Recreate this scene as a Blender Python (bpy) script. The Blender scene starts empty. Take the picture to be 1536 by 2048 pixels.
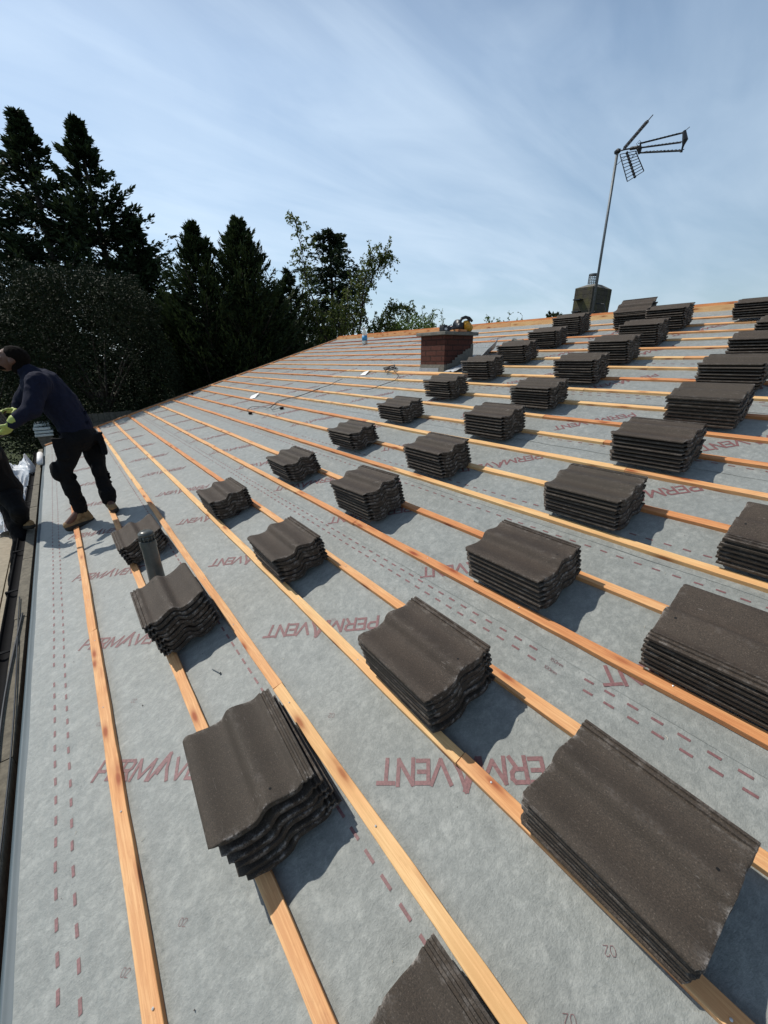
import bpy, bmesh, math, random
import numpy as np
from mathutils import Vector, Matrix, noise
rnd = random.Random(7)
D = bpy.data
scene = bpy.context.scene
COL = scene.collection
PITCH = math.radians(16.3)
ca, sa = math.cos(PITCH), math.sin(PITCH)
FELT = -0.026            # felt level below the top plane of the battens
GROUND = -2.7
def W(u, v, w=0.0):      # roof coordinates (along eaves, up slope, off slope) -> world
    return Vector((u, v*ca - w*sa, v*sa + w*ca))
NRM = Vector((0, -sa, ca))
ROT = Matrix.Rotation(PITCH, 4, 'X')

# ------------------------------------------------------------------ objects
WL = {}
def tag(o, label=None, cat=None, group=None, kind=None):
    if label: o['label'] = label
    if cat: o['category'] = cat
    if group: o['group'] = group
    if kind: o['kind'] = kind
    return o
def empty(name, loc, label=None, cat=None, group=None):
    o = D.objects.new(name, None); COL.objects.link(o); o.location = loc
    o.empty_display_size = .1
    WL[o.name] = Vector(loc)
    return tag(o, label, cat, group)
def place(o, parent, loc):
    o.location = loc
    if parent is not None:
        o.parent = parent
        o.matrix_parent_inverse = Matrix.Translation(-WL[parent.name])
    WL[o.name] = Vector(loc)
def obj(name, verts, faces, mat, parent=None, smooth=False, origin=None, mats=None, fm=None):
    vs = np.array([tuple(v) for v in verts], dtype=float)
    c = vs.mean(axis=0) if origin is None else np.array(tuple(origin))
    me = D.meshes.new(name)
    me.from_pydata([tuple(p) for p in (vs-c)], [], faces)
    for m in (mats or [mat]): me.materials.append(m)
    if fm: me.polygons.foreach_set('material_index', fm)
    if smooth: me.polygons.foreach_set('use_smooth', [True]*len(me.polygons))
    me.update()
    o = D.objects.new(name, me); COL.objects.link(o)
    place(o, parent, Vector(c))
    return o
class MB:
    """collects shapes of ONE part"""
    def __init__(s): s.v=[]; s.f=[]
    def add(s, vs, fs):
        b=len(s.v); s.v += [Vector(v) for v in vs]; s.f += [tuple(b+i for i in f) for f in fs]
    def box(s, lo, hi, M=None, roof=False):
        x0,y0,z0=lo; x1,y1,z1=hi
        vs=[Vector(p) for p in ((x0,y0,z0),(x1,y0,z0),(x1,y1,z0),(x0,y1,z0),(x0,y0,z1),(x1,y0,z1),(x1,y1,z1),(x0,y1,z1))]
        if roof: vs=[W(*p) for p in vs]
        if M is not None: vs=[M@p for p in vs]
        s.add(vs,[(0,3,2,1),(4,5,6,7),(0,1,5,4),(1,2,6,5),(2,3,7,6),(3,0,4,7)])
    def tube(s, pts, r, n=8, cap=True):
        pts=[Vector(p) for p in pts]
        rr = r if isinstance(r,(list,tuple)) else [r]*len(pts)
        rings=[]
        up=Vector((0,0,1))
        for i,p in enumerate(pts):
            t=(pts[min(i+1,len(pts)-1)]-pts[max(i-1,0)]).normalized()
            a = t.cross(up)
            if a.length<1e-3: a=t.cross(Vector((1,0,0)))
            a.normalize(); b=a.cross(t)
            rings.append([p+(a*math.cos(k*2*math.pi/n)+b*math.sin(k*2*math.pi/n))*rr[i] for k in range(n)])
        base=len(s.v)
        for ring in rings: s.v+=ring
        for i in range(len(pts)-1):
            for k in range(n):
                s.f.append((base+i*n+k, base+i*n+(k+1)%n, base+(i+1)*n+(k+1)%n, base+(i+1)*n+k))
        if cap:
            s.f.append(tuple(base+k for k in range(n))[::-1]); s.f.append(tuple(base+(len(pts)-1)*n+k for k in range(n)))
    def build(s, name, mat, parent=None, smooth=False, origin=None):
        return obj(name, s.v, s.f, mat, parent, smooth, origin)
def nz(x,y=0.,z=0.): return noise.noise(Vector((x,y,z)))

# ------------------------------------------------------------------ materials
def mat_new(name):
    m=D.materials.new(name); m.use_nodes=True; nt=m.node_tree; nt.nodes.clear()
    out=nt.nodes.new('ShaderNodeOutputMaterial'); b=nt.nodes.new('ShaderNodeBsdfPrincipled')
    nt.links.new(b.outputs[0],out.inputs[0])
    return m,nt,b
class N:
    def __init__(s,nt): s.nt=nt
    def node(s,t,**k):
        n=s.nt.nodes.new(t)
        for a,b in k.items(): setattr(n,a,b)
        return n
    def link(s,a,b): s.nt.links.new(a,b)
    def coord(s,kind='Object',scale=(1,1,1),rot=(0,0,0)):
        tc=s.node('ShaderNodeTexCoord'); mp=s.node('ShaderNodeMapping')
        mp.inputs['Scale'].default_value=scale; mp.inputs['Rotation'].default_value=rot
        s.link(tc.outputs[kind],mp.inputs[0]); return mp.outputs[0]
    def noise(s,vec,scale,detail=4,rough=.6,dist=0.):
        n=s.node('ShaderNodeTexNoise'); n.inputs['Scale'].default_value=scale; n.inputs['Detail'].default_value=detail
        n.inputs['Roughness'].default_value=rough; n.inputs['Distortion'].default_value=dist
        s.link(vec,n.inputs['Vector']); return n.outputs[0]
    def ramp(s,fac,stops,interp='LINEAR'):
        r=s.node('ShaderNodeValToRGB'); r.color_ramp.interpolation=interp
        e=r.color_ramp.elements
        while len(e)<len(stops): e.new(.5)
        for x,(p,c) in zip(e,stops):
            x.position=p; x.color=(c if len(c)==4 else (*c,1)) if not isinstance(c,(int,float)) else (c,c,c,1)
        s.link(fac,r.inputs[0]); return r.outputs[0]
    def mix(s,fac,a,b,mode='MIX'):
        m=s.node('ShaderNodeMix',data_type='RGBA',blend_type=mode)
        if isinstance(fac,(int,float)): m.inputs[0].default_value=fac
        else: s.link(fac,m.inputs[0])
        for v,i in ((a,6),(b,7)):
            if isinstance(v,tuple): m.inputs[i].default_value=(*v[:3],1)
            else: s.link(v,m.inputs[i])
        return m.outputs[2]
    def math(s,op,a,b=0.,c=None):
        m=s.node('ShaderNodeMath',operation=op)
        for v,i in ((a,0),(b,1)) + (((c,2),) if c is not None else ()):
            if isinstance(v,(int,float)): m.inputs[i].default_value=v
            else: s.link(v,m.inputs[i])
        return m.outputs[0]
    def bump(s,h,strength,dist,bsdf):
        b=s.node('ShaderNodeBump'); b.inputs['Strength'].default_value=strength; b.inputs['Distance'].default_value=dist
        s.link(h,b.inputs['Height']); s.link(b.outputs[0],bsdf.inputs['Normal'])
def simple(name,c,rough=.6,metal=0.,var=.25,scale=12.,bump=.0,spec=.5):
    m,nt,b=mat_new(name); n=N(nt); v=n.coord()
    f=n.noise(v,scale,5,.65)
    col=n.ramp(f,[(.25,tuple(x*(1-var) for x in c)),(.75,tuple(min(1,x*(1+var)) for x in c))])
    n.link(col,b.inputs['Base Color']); b.inputs['Roughness'].default_value=rough; b.inputs['Metallic'].default_value=metal
    b.inputs['Specular IOR Level'].default_value=spec
    if bump: n.bump(f,bump,.01,b)
    return m

# felt membrane: mottled non-woven grey fabric
def felt_mat():
    m,nt,b=mat_new('grey_felt'); n=N(nt); v=n.coord('Object',rot=(-PITCH,0,0))
    vg=n.coord('Object',(1,.45,1),(-PITCH,0,0))
    big=n.noise(v,3.,3,.5); mid=n.noise(n.coord('Object',(1,.7,1),(-PITCH,0,.5)),44.,6,.80,.3); fine=n.noise(vg,260.,3,.7)
    mid2=n.noise(v,13.,4,.6,.4)
    mid=n.math('ADD',n.math('MULTIPLY',mid,.68),n.math('MULTIPLY',mid2,.32))
    c=n.ramp(mid,[(.35,(.148,.162,.153)),(.5,(.222,.236,.221)),(.64,(.360,.372,.346))])
    c=n.mix(n.ramp(fine,[(.35,0.),(.7,.45)]),c,(.36,.375,.35))
    c=n.mix(n.ramp(big,[(.35,.0),(.65,.22)]),c,(.18,.195,.186))
    n.link(c,b.inputs['Base Color'])
    b.inputs['Roughness'].default_value=.50; b.inputs['Specular IOR Level'].default_value=.5
    b.inputs['Sheen Weight'].default_value=.30; b.inputs['Sheen Roughness'].default_value=.45
    h=n.math('ADD',n.math('MULTIPLY',mid,.6),n.math('MULTIPLY',fine,.25))
    wr=n.noise(n.coord('Object',(1,1.6,1),(-PITCH,0,.35)),9.,3,.5,.3)
    h=n.math('ADD',h,n.math('MULTIPLY',wr,1.0))
    n.bump(h,.62,.012,b)
    return m
M_FELT=felt_mat()
def wood_mat(name,c1,c2,cd):
    m,nt,b=mat_new(name); n=N(nt)
    v=n.coord('Object',(1.1,30,30),(-PITCH,0,0)); g=n.noise(v,5.,6,.65,.7)
    v2=n.coord('Object',(.9,5,5),(-PITCH,0,0)); bl=n.noise(v2,2.2,3,.5)
    col=n.mix(n.ramp(bl,[(.35,0.),(.68,1.)]),c1,c2)
    col=n.mix(n.ramp(g,[(.42,.55),(.60,0.)]),col,cd)
    # knots
    vo=n.node('ShaderNodeTexVoronoi'); n.link(n.coord('Object',(4.6,17,17),(-PITCH,0,0)),vo.inputs['Vector']); vo.inputs['Scale'].default_value=1.
    k=n.ramp(vo.outputs['Distance'],[(.09,1.),(.15,.7),(.22,.35),(.40,0.)])
    col=n.mix(k,col,(cd[0]*.62,cd[1]*.38,cd[2]*.30))
    dirt=n.noise(n.coord('Object',(4,10,10)),6.,5,.7)
    col=n.mix(n.ramp(dirt,[(.60,0.),(.78,.45)]),col,(cd[0]*.6,cd[1]*.6,cd[2]*.7))
    n.link(col,b.inputs['Base Color']); b.inputs['Roughness'].default_value=.66; b.inputs['Specular IOR Level'].default_value=.35
    n.bump(g,.35,.002,b)
    return m
WOOD=[wood_mat('pale_softwood',(.80,.54,.26),(.76,.42,.18),(.58,.33,.13)),
      wood_mat('peach_softwood',(.76,.46,.22),(.70,.35,.14),(.50,.21,.08)),
      wood_mat('orange_softwood',(.68,.34,.14),(.60,.25,.095),(.42,.14,.05)),
      wood_mat('red_softwood',(.46,.14,.055),(.36,.095,.04),(.22,.055,.025))]
def tile_mat():
    m,nt,b=mat_new('brown_concrete'); n=N(nt)
    oi=n.node('ShaderNodeObjectInfo'); 
    tc=n.node('ShaderNodeTexCoord'); add=n.node('ShaderNodeVectorMath',operation='ADD'); mul=n.node('ShaderNodeVectorMath',operation='SCALE')
    n.link(oi.outputs['Random'],mul.inputs['Scale']); mul.inputs[0].default_value=(17.,9.,5.)
    n.link(tc.outputs['Object'],add.inputs[0]); n.link(mul.outputs[0],add.inputs[1]); v=add.outputs[0]
    big=n.noise(v,7.,4,.6); gr=n.noise(v,330.,3,.75); sp=n.noise(v,240.,2,.6)
    c=n.ramp(big,[(.3,(.050,.036,.026)),(.7,(.080,.059,.043))])
    c=n.mix(n.ramp(gr,[(.40,.8),(.55,0.)]),c,(.020,.016,.013))
    c=n.mix(n.ramp(sp,[(.60,0.),(.70,.65)]),c,(.17,.135,.105))
    # green-brown tint per tile
    c=n.mix(n.math('MULTIPLY',oi.outputs['Random'],.40),c,(.052,.045,.034))
    # pale worn edges (attribute painted where the cast edges rub)
    at=n.node('ShaderNodeAttribute',attribute_name='edge')
    wear=n.noise(v,26.,5,.75); wear2=n.noise(v,150.,3,.6)
    k=n.math('MULTIPLY',at.outputs['Fac'],n.ramp(wear,[(.50,0.),(.60,1.)]))
    k=n.math('MULTIPLY',k,n.ramp(wear2,[(.35,.2),(.6,1.)]))
    c=n.mix(k,c,(.34,.31,.28))
    sc=n.noise(n.coord('Object',(2,26,4)),5.,2,.5,.8)
    c=n.mix(n.math('MULTIPLY',n.ramp(sc,[(.68,0.),(.72,.42)]),n.ramp(wear,[(.5,0.),(.6,1.)])),c,(.30,.27,.24))
    hole=n.node('ShaderNodeAttribute',attribute_name='hole')
    c=n.mix(hole.outputs['Fac'],c,(.004,.004,.004))
    n.link(c,b.inputs['Base Color'])
    b.inputs['Roughness'].default_value=.72; b.inputs['Specular IOR Level'].default_value=.35
    n.bump(n.math('ADD',n.math('MULTIPLY',gr,1.),n.math('MULTIPLY',big,.6)),.8,.0022,b)
    return m
M_TILE=tile_mat()
M_INK=simple('maroon_ink',(.185,.088,.088),.6,var=.45,scale=120.)
M_INKD=simple('faded_maroon_ink',(.18,.080,.083),.6,var=.3,scale=60.)
M_TRAY=simple('blue_grey_plastic',(.085,.115,.13),.62,var=.12,scale=4.)
M_BLACK=simple('black_plastic',(.005,.005,.006),.8,var=.3,spec=.12)
M_CABLE=simple('cable_rubber',(.018,.018,.02),.5)
M_OLDWOOD=simple('weathered_timber',(.13,.115,.085),.85,var=.5,scale=22.,bump=.6)
M_SAND=simple('dusty_board',(.31,.27,.20),.9,var=.22,scale=16.,bump=.3)
M_STEEL=simple('galvanised_steel',(.13,.145,.155),.5,.4,var=.25,scale=30.)
M_DKSTEEL=simple('tarnished_metal',(.025,.028,.032),.5,.4,var=.3,scale=30.)
M_PIPE=simple('dark_grey_pvc',(.085,.090,.084),.30,var=.45,scale=7.)
M_TEAL=simple('teal_grey_pvc',(.09,.14,.15),.4,var=.15)
M_LEAD=simple('lead_sheet',(.36,.38,.40),.5,.1,var=.25,scale=14.)
M_MORTAR=simple('mortar',(.16,.15,.125),.9,var=.3,scale=30.,bump=.5)
M_SLAB=simple('concrete_slab',(.15,.145,.125),.85,var=.35,scale=18.,bump=.5)
def brick_mat(name,c1,c2,mortar,scale=1.,bw=.225,bh=.075,ms=.010,moss=None,vary=.5):
    m,nt,b=mat_new(name); n=N(nt)
    tc=n.node('ShaderNodeTexCoord'); sp=n.node('ShaderNodeSeparateXYZ'); n.link(tc.outputs['Object'],sp.inputs[0])
    cb=n.node('ShaderNodeCombineXYZ'); n.link(n.math('ADD',sp.outputs[0],sp.outputs[1]),cb.inputs[0]); n.link(sp.outputs[2],cb.inputs[1])
    br=n.node('ShaderNodeTexBrick'); n.link(cb.outputs[0],br.inputs['Vector'])
    br.inputs['Scale'].default_value=scale; br.inputs['Brick Width'].default_value=bw; br.inputs['Row Height'].default_value=bh
    br.inputs['Mortar Size'].default_value=ms; br.inputs['Mortar Smooth'].default_value=.2
    br.inputs['Color1'].default_value=(*c1,1); br.inputs['Color2'].default_value=(*c2,1); br.inputs['Mortar'].default_value=(*mortar,1)
    v=tc.outputs['Object']; f=n.noise(v,22.,5,.7)
    c=n.mix(vary,br.outputs[0],n.ramp(f,[(.3,tuple(x*.5 for x in c1)),(.7,tuple(x*1.3 for x in c2))]))
    if moss:
        ms_=n.noise(n.coord('Object',(1,1,.45)),8.,5,.7); c=n.mix(n.ramp(ms_,[(.45,0.),(.62,.85)]),c,moss)
    n.link(c,b.inputs['Base Color']); b.inputs['Roughness'].default_value=.88; b.inputs['Specular IOR Level'].default_value=.2
    h=n.math('ADD',n.math('MULTIPLY',br.outputs[1],-1.),n.math('MULTIPLY',f,.5)); n.bump(h,.7,.006,b)
    return m
M_BRICK=brick_mat('red_brick',(.078,.030,.022),(.105,.041,.030),(.030,.019,.016),vary=.30)
M_WALLB=brick_mat('house_brick',(.25,.12,.08),(.30,.15,.10),(.30,.27,.23))
M_STONE=brick_mat('weathered_render',(.095,.084,.066),(.055,.050,.042),(.025,.022,.020),moss=(.095,.090,.04),bw=.3,bh=.1,vary=.75)

# ------------------------------------------------------------------ roof surface undulation
def sag(u,v):
    return .0035*nz(u*1.1,v*1.4,3.1)+ .003*nz(u*.45,v*.5,8.) 
def wave(u,v):   # felt only
    return .0062*nz(u*3.1,v*2.6,1.7)+.002*nz(u*9,v*8,5.)
U0,U1=-11.2,2.6
BV=[None,.345,.69,1.035,1.375,1.72,2.065,2.415,2.76,3.10,3.47,3.81,4.14,4.515,4.85,5.19,5.525,5.86,6.19,6.53,6.83,7.15,7.48]
house=empty('house',(-4.5,3.7,GROUND),'low brick house with its battened roof slope stripped and covered in grey felt','house')
# membrane sheets, each upper one lapping the lower
edges=[(0.0,1.12),(1.0,2.06),(1.952,2.96),(2.70,3.90),(3.66,4.86),(4.60,5.80),(5.55,6.75),(6.5,7.86)]
fm=MB()
def grid(mb,f,us,vs):
    b=len(mb.v)
    for v in vs:
        for u in us: mb.v.append(f(u,v))
    nu=len(us)
    for j in range(len(vs)-1):
        for i in range(nu-1):
            a=b+j*nu+i; mb.f.append((a,a+1,a+1+nu,a+nu))
def feltw(u,v,k=0): return FELT+sag(u,v)+wave(u,v)
for k,(v0,v1) in enumerate(edges):
    mb=MB(); nv=int((v1-v0)/.06)+1
    us=list(np.linspace(U0,U1,231))
    vs=list(np.linspace(v0,v1,nv))
    def ff(u,v,k=k,v0=v0):
        lap=.0012*k
        e=v0+.006*nz(u*1.5,k*3.3) if v==v0 else v
        lift=(.0008+.0035*max(0,nz(u*2.2,k*7.1))) if v<v0+.03 and k else 0
        return W(u,e,feltw(u,v)+lap+lift)
    grid(mb,ff,us,vs)
    o=mb.build('roof_membrane',M_FELT,house,True)
def felttop(u,v):
    k=0
    for i,(a,b_) in enumerate(edges):
        if a<=v<=b_: k=i
    return feltw(u,v)+.0012*k+.0016
# printed lettering on the felt -----------------------------------------------------------
GL={ # strokes, unit = letter height; (strokes, advance)
'P':([[(.07,0),(.07,.93),(.52,.93),(.64,.80),(.62,.58),(.50,.45),(.10,.45)]],.80),
'E':([[(.54,.07),(.07,.07),(.07,.93),(.56,.93)],[(.10,.50),(.48,.50)]],.66),
'R':([[(.07,0),(.07,.93),(.52,.93),(.64,.80),(.62,.58),(.50,.45),(.10,.45)],[(.40,.45),(.66,0)]],.82),
'M':([[(.07,0),(.10,.95),(.54,.12),(.98,.95),(1.02,0)]],1.17),
'A':([[(-.02,.0),(.48,1.22)],[(.50,1.24),(.72,.52),(1.0,.0)],[(.30,.30),(.55,1.20)]],1.08),
'V':([[(.02,.98),(.42,.05),(.82,.98)]],.88),
'N':([[(.07,0),(.07,.97),(.70,.03),(.70,1.0)]],.88),
'T':([[(.0,.93),(.68,.93)],[(.34,.9),(.34,0)]],.70),
'0':([[(.1,.1),(0,.35),(0,.7),(.15,1),(.45,1),(.6,.7),(.6,.3),(.45,0),(.15,0),(.08,.12)]],.8),
'2':([[(0,.8),(.15,1),(.45,1),(.58,.75),(0,0),(.62,0)]],.8),
'1':([[(.1,.75),(.3,1),(.3,0)]],.55),
'5':([[(.55,1),(.08,1),(.02,.58),(.4,.6),(.58,.35),(.42,0),(0,.05)]],.8),
'm':([[(0,0),(0,.65)],[(0,.55),(.2,.66),(.36,.5),(.36,0)],[(.36,.5),(.56,.66),(.74,.5),(.74,0)]],.95)}
PRINT={}                       # faces printed on each sheet: key sheet index -> list of (verts)
def sheet_index(v):
    k=0
    for i,(a,b_) in enumerate(edges):
        if a<=v: k=i
    return k
def printq(vs,dz=0.):
    """four (u,v) corners printed on the sheet they lie on"""
    vm=sum(p[1] for p in vs)/4; k=sheet_index(vm)
    PRINT.setdefault(k,[]).append([W(p[0],p[1],feltw(p[0],p[1])+.0012*k+.0016+dz) for p in vs])
def felttop(u,v): return feltw(u,v)+.0012*sheet_index(v)+.0016
def stroke(P,Q,th):
    d=Vector((Q[0]-P[0],Q[1]-P[1])); L=d.length
    if L<1e-6: return
    d/=L; n_=max(1,int(L/.05)); q=Vector((-d.y,d.x))*th/2; e=d*th*.42
    for i in range(n_):
        a=(P[0]+(Q[0]-P[0])*i/n_,P[1]+(Q[1]-P[1])*i/n_); b_=(P[0]+(Q[0]-P[0])*(i+1)/n_,P[1]+(Q[1]-P[1])*(i+1)/n_)
        e0=e if i==0 else e*0; e1=e if i==n_-1 else e*0
        printq([(a[0]-e0.x+q.x,a[1]-e0.y+q.y),(a[0]-e0.x-q.x,a[1]-e0.y-q.y),(b_[0]+e1.x-q.x,b_[1]+e1.y-q.y),(b_[0]+e1.x+q.x,b_[1]+e1.y+q.y)],.00012*(len(PRINT.get(0,[]))%4))
def text(s,u0,v0,h,adv,up,th):
    x=0; adv=Vector(adv); up=Vector(up); o=Vector((u0,v0))
    for ch in s:
        st,ad=GL[ch]
        for pl in st:
            for a,b_ in zip(pl[:-1],pl[1:]): stroke(o+(adv*(x+a[0])+up*a[1])*h,o+(adv*(x+b_[0])+up*b_[1])*h,th)
        x+=ad
sheets=[o for o in D.objects if o.name.startswith('roof_membrane')]
q7=.7071
for (u,v,flip,st) in ((-1.656,.247,False,1.02),(-.37,1.615,True,1.0),(-.0,2.45,True,1.005),(-.62,3.49,True,1.01),(-.32,4.42,True,1.05),(-.55,5.38,True,1.03),(-.75,6.32,True,1.02),(-.5,7.22,True,1.02)):
    while u>U0+.55:
        if flip: text('PERMAVENT',u,v+.01*nz(u,v),.083,(-q7,-q7),(q7,-q7),.0138)
        else: text('PERMAVENT',u,v,.083,(q7,q7),(-q7,q7),.0132)
        u-=st
for v_,per,ph,ln in ((.115,.098,0,.040),(.170,.098,.03,.040),(.970,.083,.01,.046),(1.880,.078,0,.036),(1.926,.078,.02,.036),(2.655,.082,.0,.034),(2.86,.082,.03,.034),(3.765,.085,0,.034),(3.83,.085,.04,.034),(4.74,.085,0,.034),(4.80,.085,.03,.034),(5.7,.085,0,.034),(6.6,.085,0,.034)):
    u=U1-ph
    while u>U0+.1:
        if rnd.random()>.015 and not (v_ in (1.88,1.926) and -.62<u<-.50):
            a=u+rnd.uniform(-.002,.002); w_=.0048
            printq([(a,v_-w_),(a+ln,v_-w_),(a+ln,v_+w_),(a,v_+w_)])
        u-=per
for (u,v) in ((-.905,.437),(-.918,.272),(-1.95,.45),(-1.95,.29)): text('02',u,v,.018,(q7,q7),(-q7,q7),.0011)
for (u,v) in ((-.063,1.31),(-.07,1.145),(-1.55,1.45),(-1.1,1.15)): text('02',u,v,.018,(-q7,-q7),(q7,-q7),.0011)
for (v,s_) in ((1.918,'150mm'),(1.872,'100mm')): text(s_,-.600,v,.014,(1,0),(0,1),.0013)
for k,qs in PRINT.items():
    o=sheets[k]; me=o.data; me.materials.append(M_INK)
    bm_=bmesh.new(); bm_.from_mesh(me)
    for qd in qs:
        f=bm_.faces.new([bm_.verts.new(p-o.location) for p in qd]); f.material_index=1
    bm_.to_mesh(me); bm_.free(); me.update()

# ------------------------------------------------------------------ battens (parts of the roof)
def batten(ua,ub,v,mi,half=.0235,top=0.,drop=.024,seed=0,wv=.009):
    mb=MB(); n_=max(2,int(abs(ub-ua)/.12)); us=np.linspace(ua,ub,n_)
    off=.004*rnd.uniform(-1,1); tilt=rnd.uniform(-.0015,.0015)
    for i,u in enumerate(us):
        c=v+wv*nz(u*.55,seed*3.7,.3)+.0015*nz(u*2.5,seed)+off
        e=rnd.uniform(-.0014,.0012) if 0<i<n_-1 else 0
        t=top+sag(u,v)+.003*nz(u*.8,seed*1.7,4.)
        hw=half+e; b_=.0014
        for dv,dw in ((-hw,-drop),(-hw,-b_),(-hw+b_,0),(hw-b_,0),(hw,-b_),(hw,-drop)):
            mb.v.append(W(u,c+dv,t+dw+(tilt if dv>0 else -tilt)))
    for i in range(n_-1):
        for k in range(6):
            a=i*6+k; b_=i*6+(k+1)%6; mb.f.append((a,b_,b_+6,a+6))
    mb.f.append(tuple(range(6))[::-1]); mb.f.append(tuple((n_-1)*6+k for k in range(6)))
    return mb.build('roof_batten',WOOD[mi],house)
# wood tone along each batten from the far verge towards the camera: (break positions, tones)
BT={1:[(-11.2,-7.8,2),(-7.8,-4.55,2),(-4.55,-2.75,1),(-2.75,2.2,1)],2:[(-11.2,-6,2),(-6,-2.2,1),(-2.2,2.2,1)],3:[(-11.25,-9.3,2),(-9.3,-5.2,0),(-5.2,-1.4,1),(-1.4,2.2,0)],
4:[(-11.2,-7,1),(-7,-3.2,0),(-3.2,-.6,0),(-.6,2.2,1)],5:[(-11.25,-6.9,2),(-6.9,-3.2,2),(-3.2,-1.0,1),(-1.0,2.2,1)],6:[(-11.2,-5.6,1),(-5.6,-3.1,1),(-3.1,-2.2,2),(-2.2,2.2,2)],
7:[(-11.2,-6.5,1),(-6.5,-2.9,1),(-2.9,-1.3,2),(-1.3,2.2,1)],8:[(-11.2,-5.5,2),(-5.5,-2.6,2),(-2.6,.6,0),(.6,2.2,1)],9:[(-11.2,-6.6,2),(-6.6,-2.3,1),(-2.3,-1.2,0),(-1.2,2.2,2)],
10:[(-11.2,-7,2),(-7,-3.9,2),(-3.9,-1,0),(-1,2.2,1)],11:[(-11.2,-6,1),(-6,-1.3,0),(-1.3,2.2,2)],12:[(-11.2,-6,2),(-6,-2,0),(-2,2.2,2)],13:[(-11.2,-5,1),(-5,-1,0),(-1,2.2,2)],
14:[(-11.2,-6.8,2),(-6.8,-2,0),(-2,2.2,0)],15:[(-11.2,-6.8,2),(-6.8,-2.1,0),(-2.1,2.2,2)],16:[(-11.2,-4.9,1),(-4.26,-1.7,0),(-1.7,2.2,0)],17:[(-11.2,-4.9,2),(-4.26,-1.5,0),(-1.5,2.2,1)],
18:[(-11.2,-4.9,2),(-4.26,-1,1),(-1,2.2,0)],19:[(-11.2,-4.9,2),(-4.26,-1.9,2),(-1.9,2.2,0)],20:[(-11.2,-6,2),(-6,-2.4,2),(-2.4,2.2,1)],21:[(-11.2,-6,2),(-6,-1.3,1),(-1.3,2.2,1)],22:[(-11.2,-6.5,3),(-6.5,-2.2,1),(-2.2,2.2,1)]}
nails=[]
for k,segs in BT.items():
    for i,(a,b_,t) in enumerate(segs):
        o=batten(a,b_-.003,BV[k],t,seed=k)
        if k<7:
            u=a+.12
            while u<b_:
                if u>-4: nails.append((u,BV[k]+rnd.uniform(-.012,.012)))
                u+=.62
    # bright nail heads
mb=MB()
for (u,v) in nails:
    c=W(u,v,.0022+sag(u,v)); r=.0034
    mb.add([c+Vector((math.cos(t)*r,math.sin(t)*r*ca,math.sin(t)*r*sa)) for t in np.linspace(0,2*math.pi,8,endpoint=False)]+[c+NRM*.0016],[(i,(i+1)%8,8) for i in range(8)])
nl=mb.build('nail_heads',simple('bright_nail',(.62,.62,.60),.35,.3),house); nl['kind']='stuff'
# short extra batten beside the chimney and a noggin, verge batten, ridge timbers
batten(-5.35,-4.1,5.14,1,seed=71); 
mb=MB()
n_=60
def strip_v(mb,u0,u1,v0,v1,w0,w1,n_=40):
    for i in range(n_):
        a=v0+(v1-v0)*i/n_; b_=v0+(v1-v0)*(i+1)/n_
        mb.box((u0,a,w0+sag(-11,a)),(u1,b_-.0001,w1+sag(-11,a)),roof=True)
mb=MB(); mb.box((-11.255,.0,-.03),(-11.205,7.9,.004),roof=True); mb.build('verge_batten',WOOD[2],house)
mb=MB(); mb.box((-11.30,-.02,-.20),(-11.258,7.9,.010),roof=True); mb.build('barge_board',M_OLDWOOD,house)
RY,RZ=W(0,7.86,0).y,W(0,7.86,0).z
mb=MB(); mb.box((-11.2,RY-.005,RZ-.09),(-5.0,RY+.045,RZ+.055)); mb.build('ridge_board',WOOD[1],house)
mb=MB(); mb.box((-4.997,RY-.005,RZ-.09),(-.9,RY+.045,RZ+.05)); mb.build('ridge_board',WOOD[0],house)
mb=MB(); mb.box((-.897,RY-.005,RZ-.09),(2.6,RY+.045,RZ+.055)); mb.build('ridge_board',WOOD[1],house)
mb=MB(); mb.box((-11.2,RY+.048,RZ+.02),(2.6,RY+.085,RZ+.085)); mb.build('ridge_batten',WOOD[2],house)
mb=MB(); mb.box((-9.2,RY-.10,RZ-.075),(-6.4,RY-.065,RZ-.022)); mb.build('ridge_batten',WOOD[2],house)
# deck under the felt, back slope, gable, walls, eaves
mb=MB(); mb.box((U0,.02,-.16),(U1,7.85,-.06),roof=True); mb.build('roof_deck',M_OLDWOOD,house)
mb=MB(); mb.add([Vector((U0,RY+.08,RZ-.02)),Vector((U1,RY+.08,RZ-.02)),Vector((U1,15.2,0)),Vector((U0,15.2,0)),Vector((U0,RY+.08,RZ-.14)),Vector((U1,RY+.08,RZ-.14)),Vector((U1,15.2,-.12)),Vector((U0,15.2,-.12))],[(0,1,2,3),(7,6,5,4),(0,4,5,1),(1,5,6,2),(2,6,7,3),(3,7,4,0)])
mb.build('back_roof_slope',M_SLAB,house)
mb=MB(); mb.box((U0+.15,.35,GROUND),(U1-.1,.60,-.12)); mb.build('brick_wall',M_WALLB,house)
mb=MB(); mb.box((U0+.15,14.6,GROUND),(U1-.1,14.85,-.12)); mb.build('brick_wall',M_WALLB,house)
for xg in (U0+.02,U1-.25):
    mb=MB(); mb.add([Vector((xg,.605,GROUND)),Vector((xg,14.595,GROUND)),Vector((xg,14.595,-.10)),Vector((xg,RY,RZ-.2)),Vector((xg,.605,-.02))]+[Vector((xg+.22,.605,GROUND)),Vector((xg+.22,14.595,GROUND)),Vector((xg+.22,14.595,-.10)),Vector((xg+.22,RY,RZ-.2)),Vector((xg+.22,.605,-.02))],[(0,1,2,3,4),(9,8,7,6,5),(0,5,6,1),(1,6,7,2),(2,7,8,3),(3,8,9,4),(4,9,5,0)])
    mb.build('gable_wall',M_WALLB,house)
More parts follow.
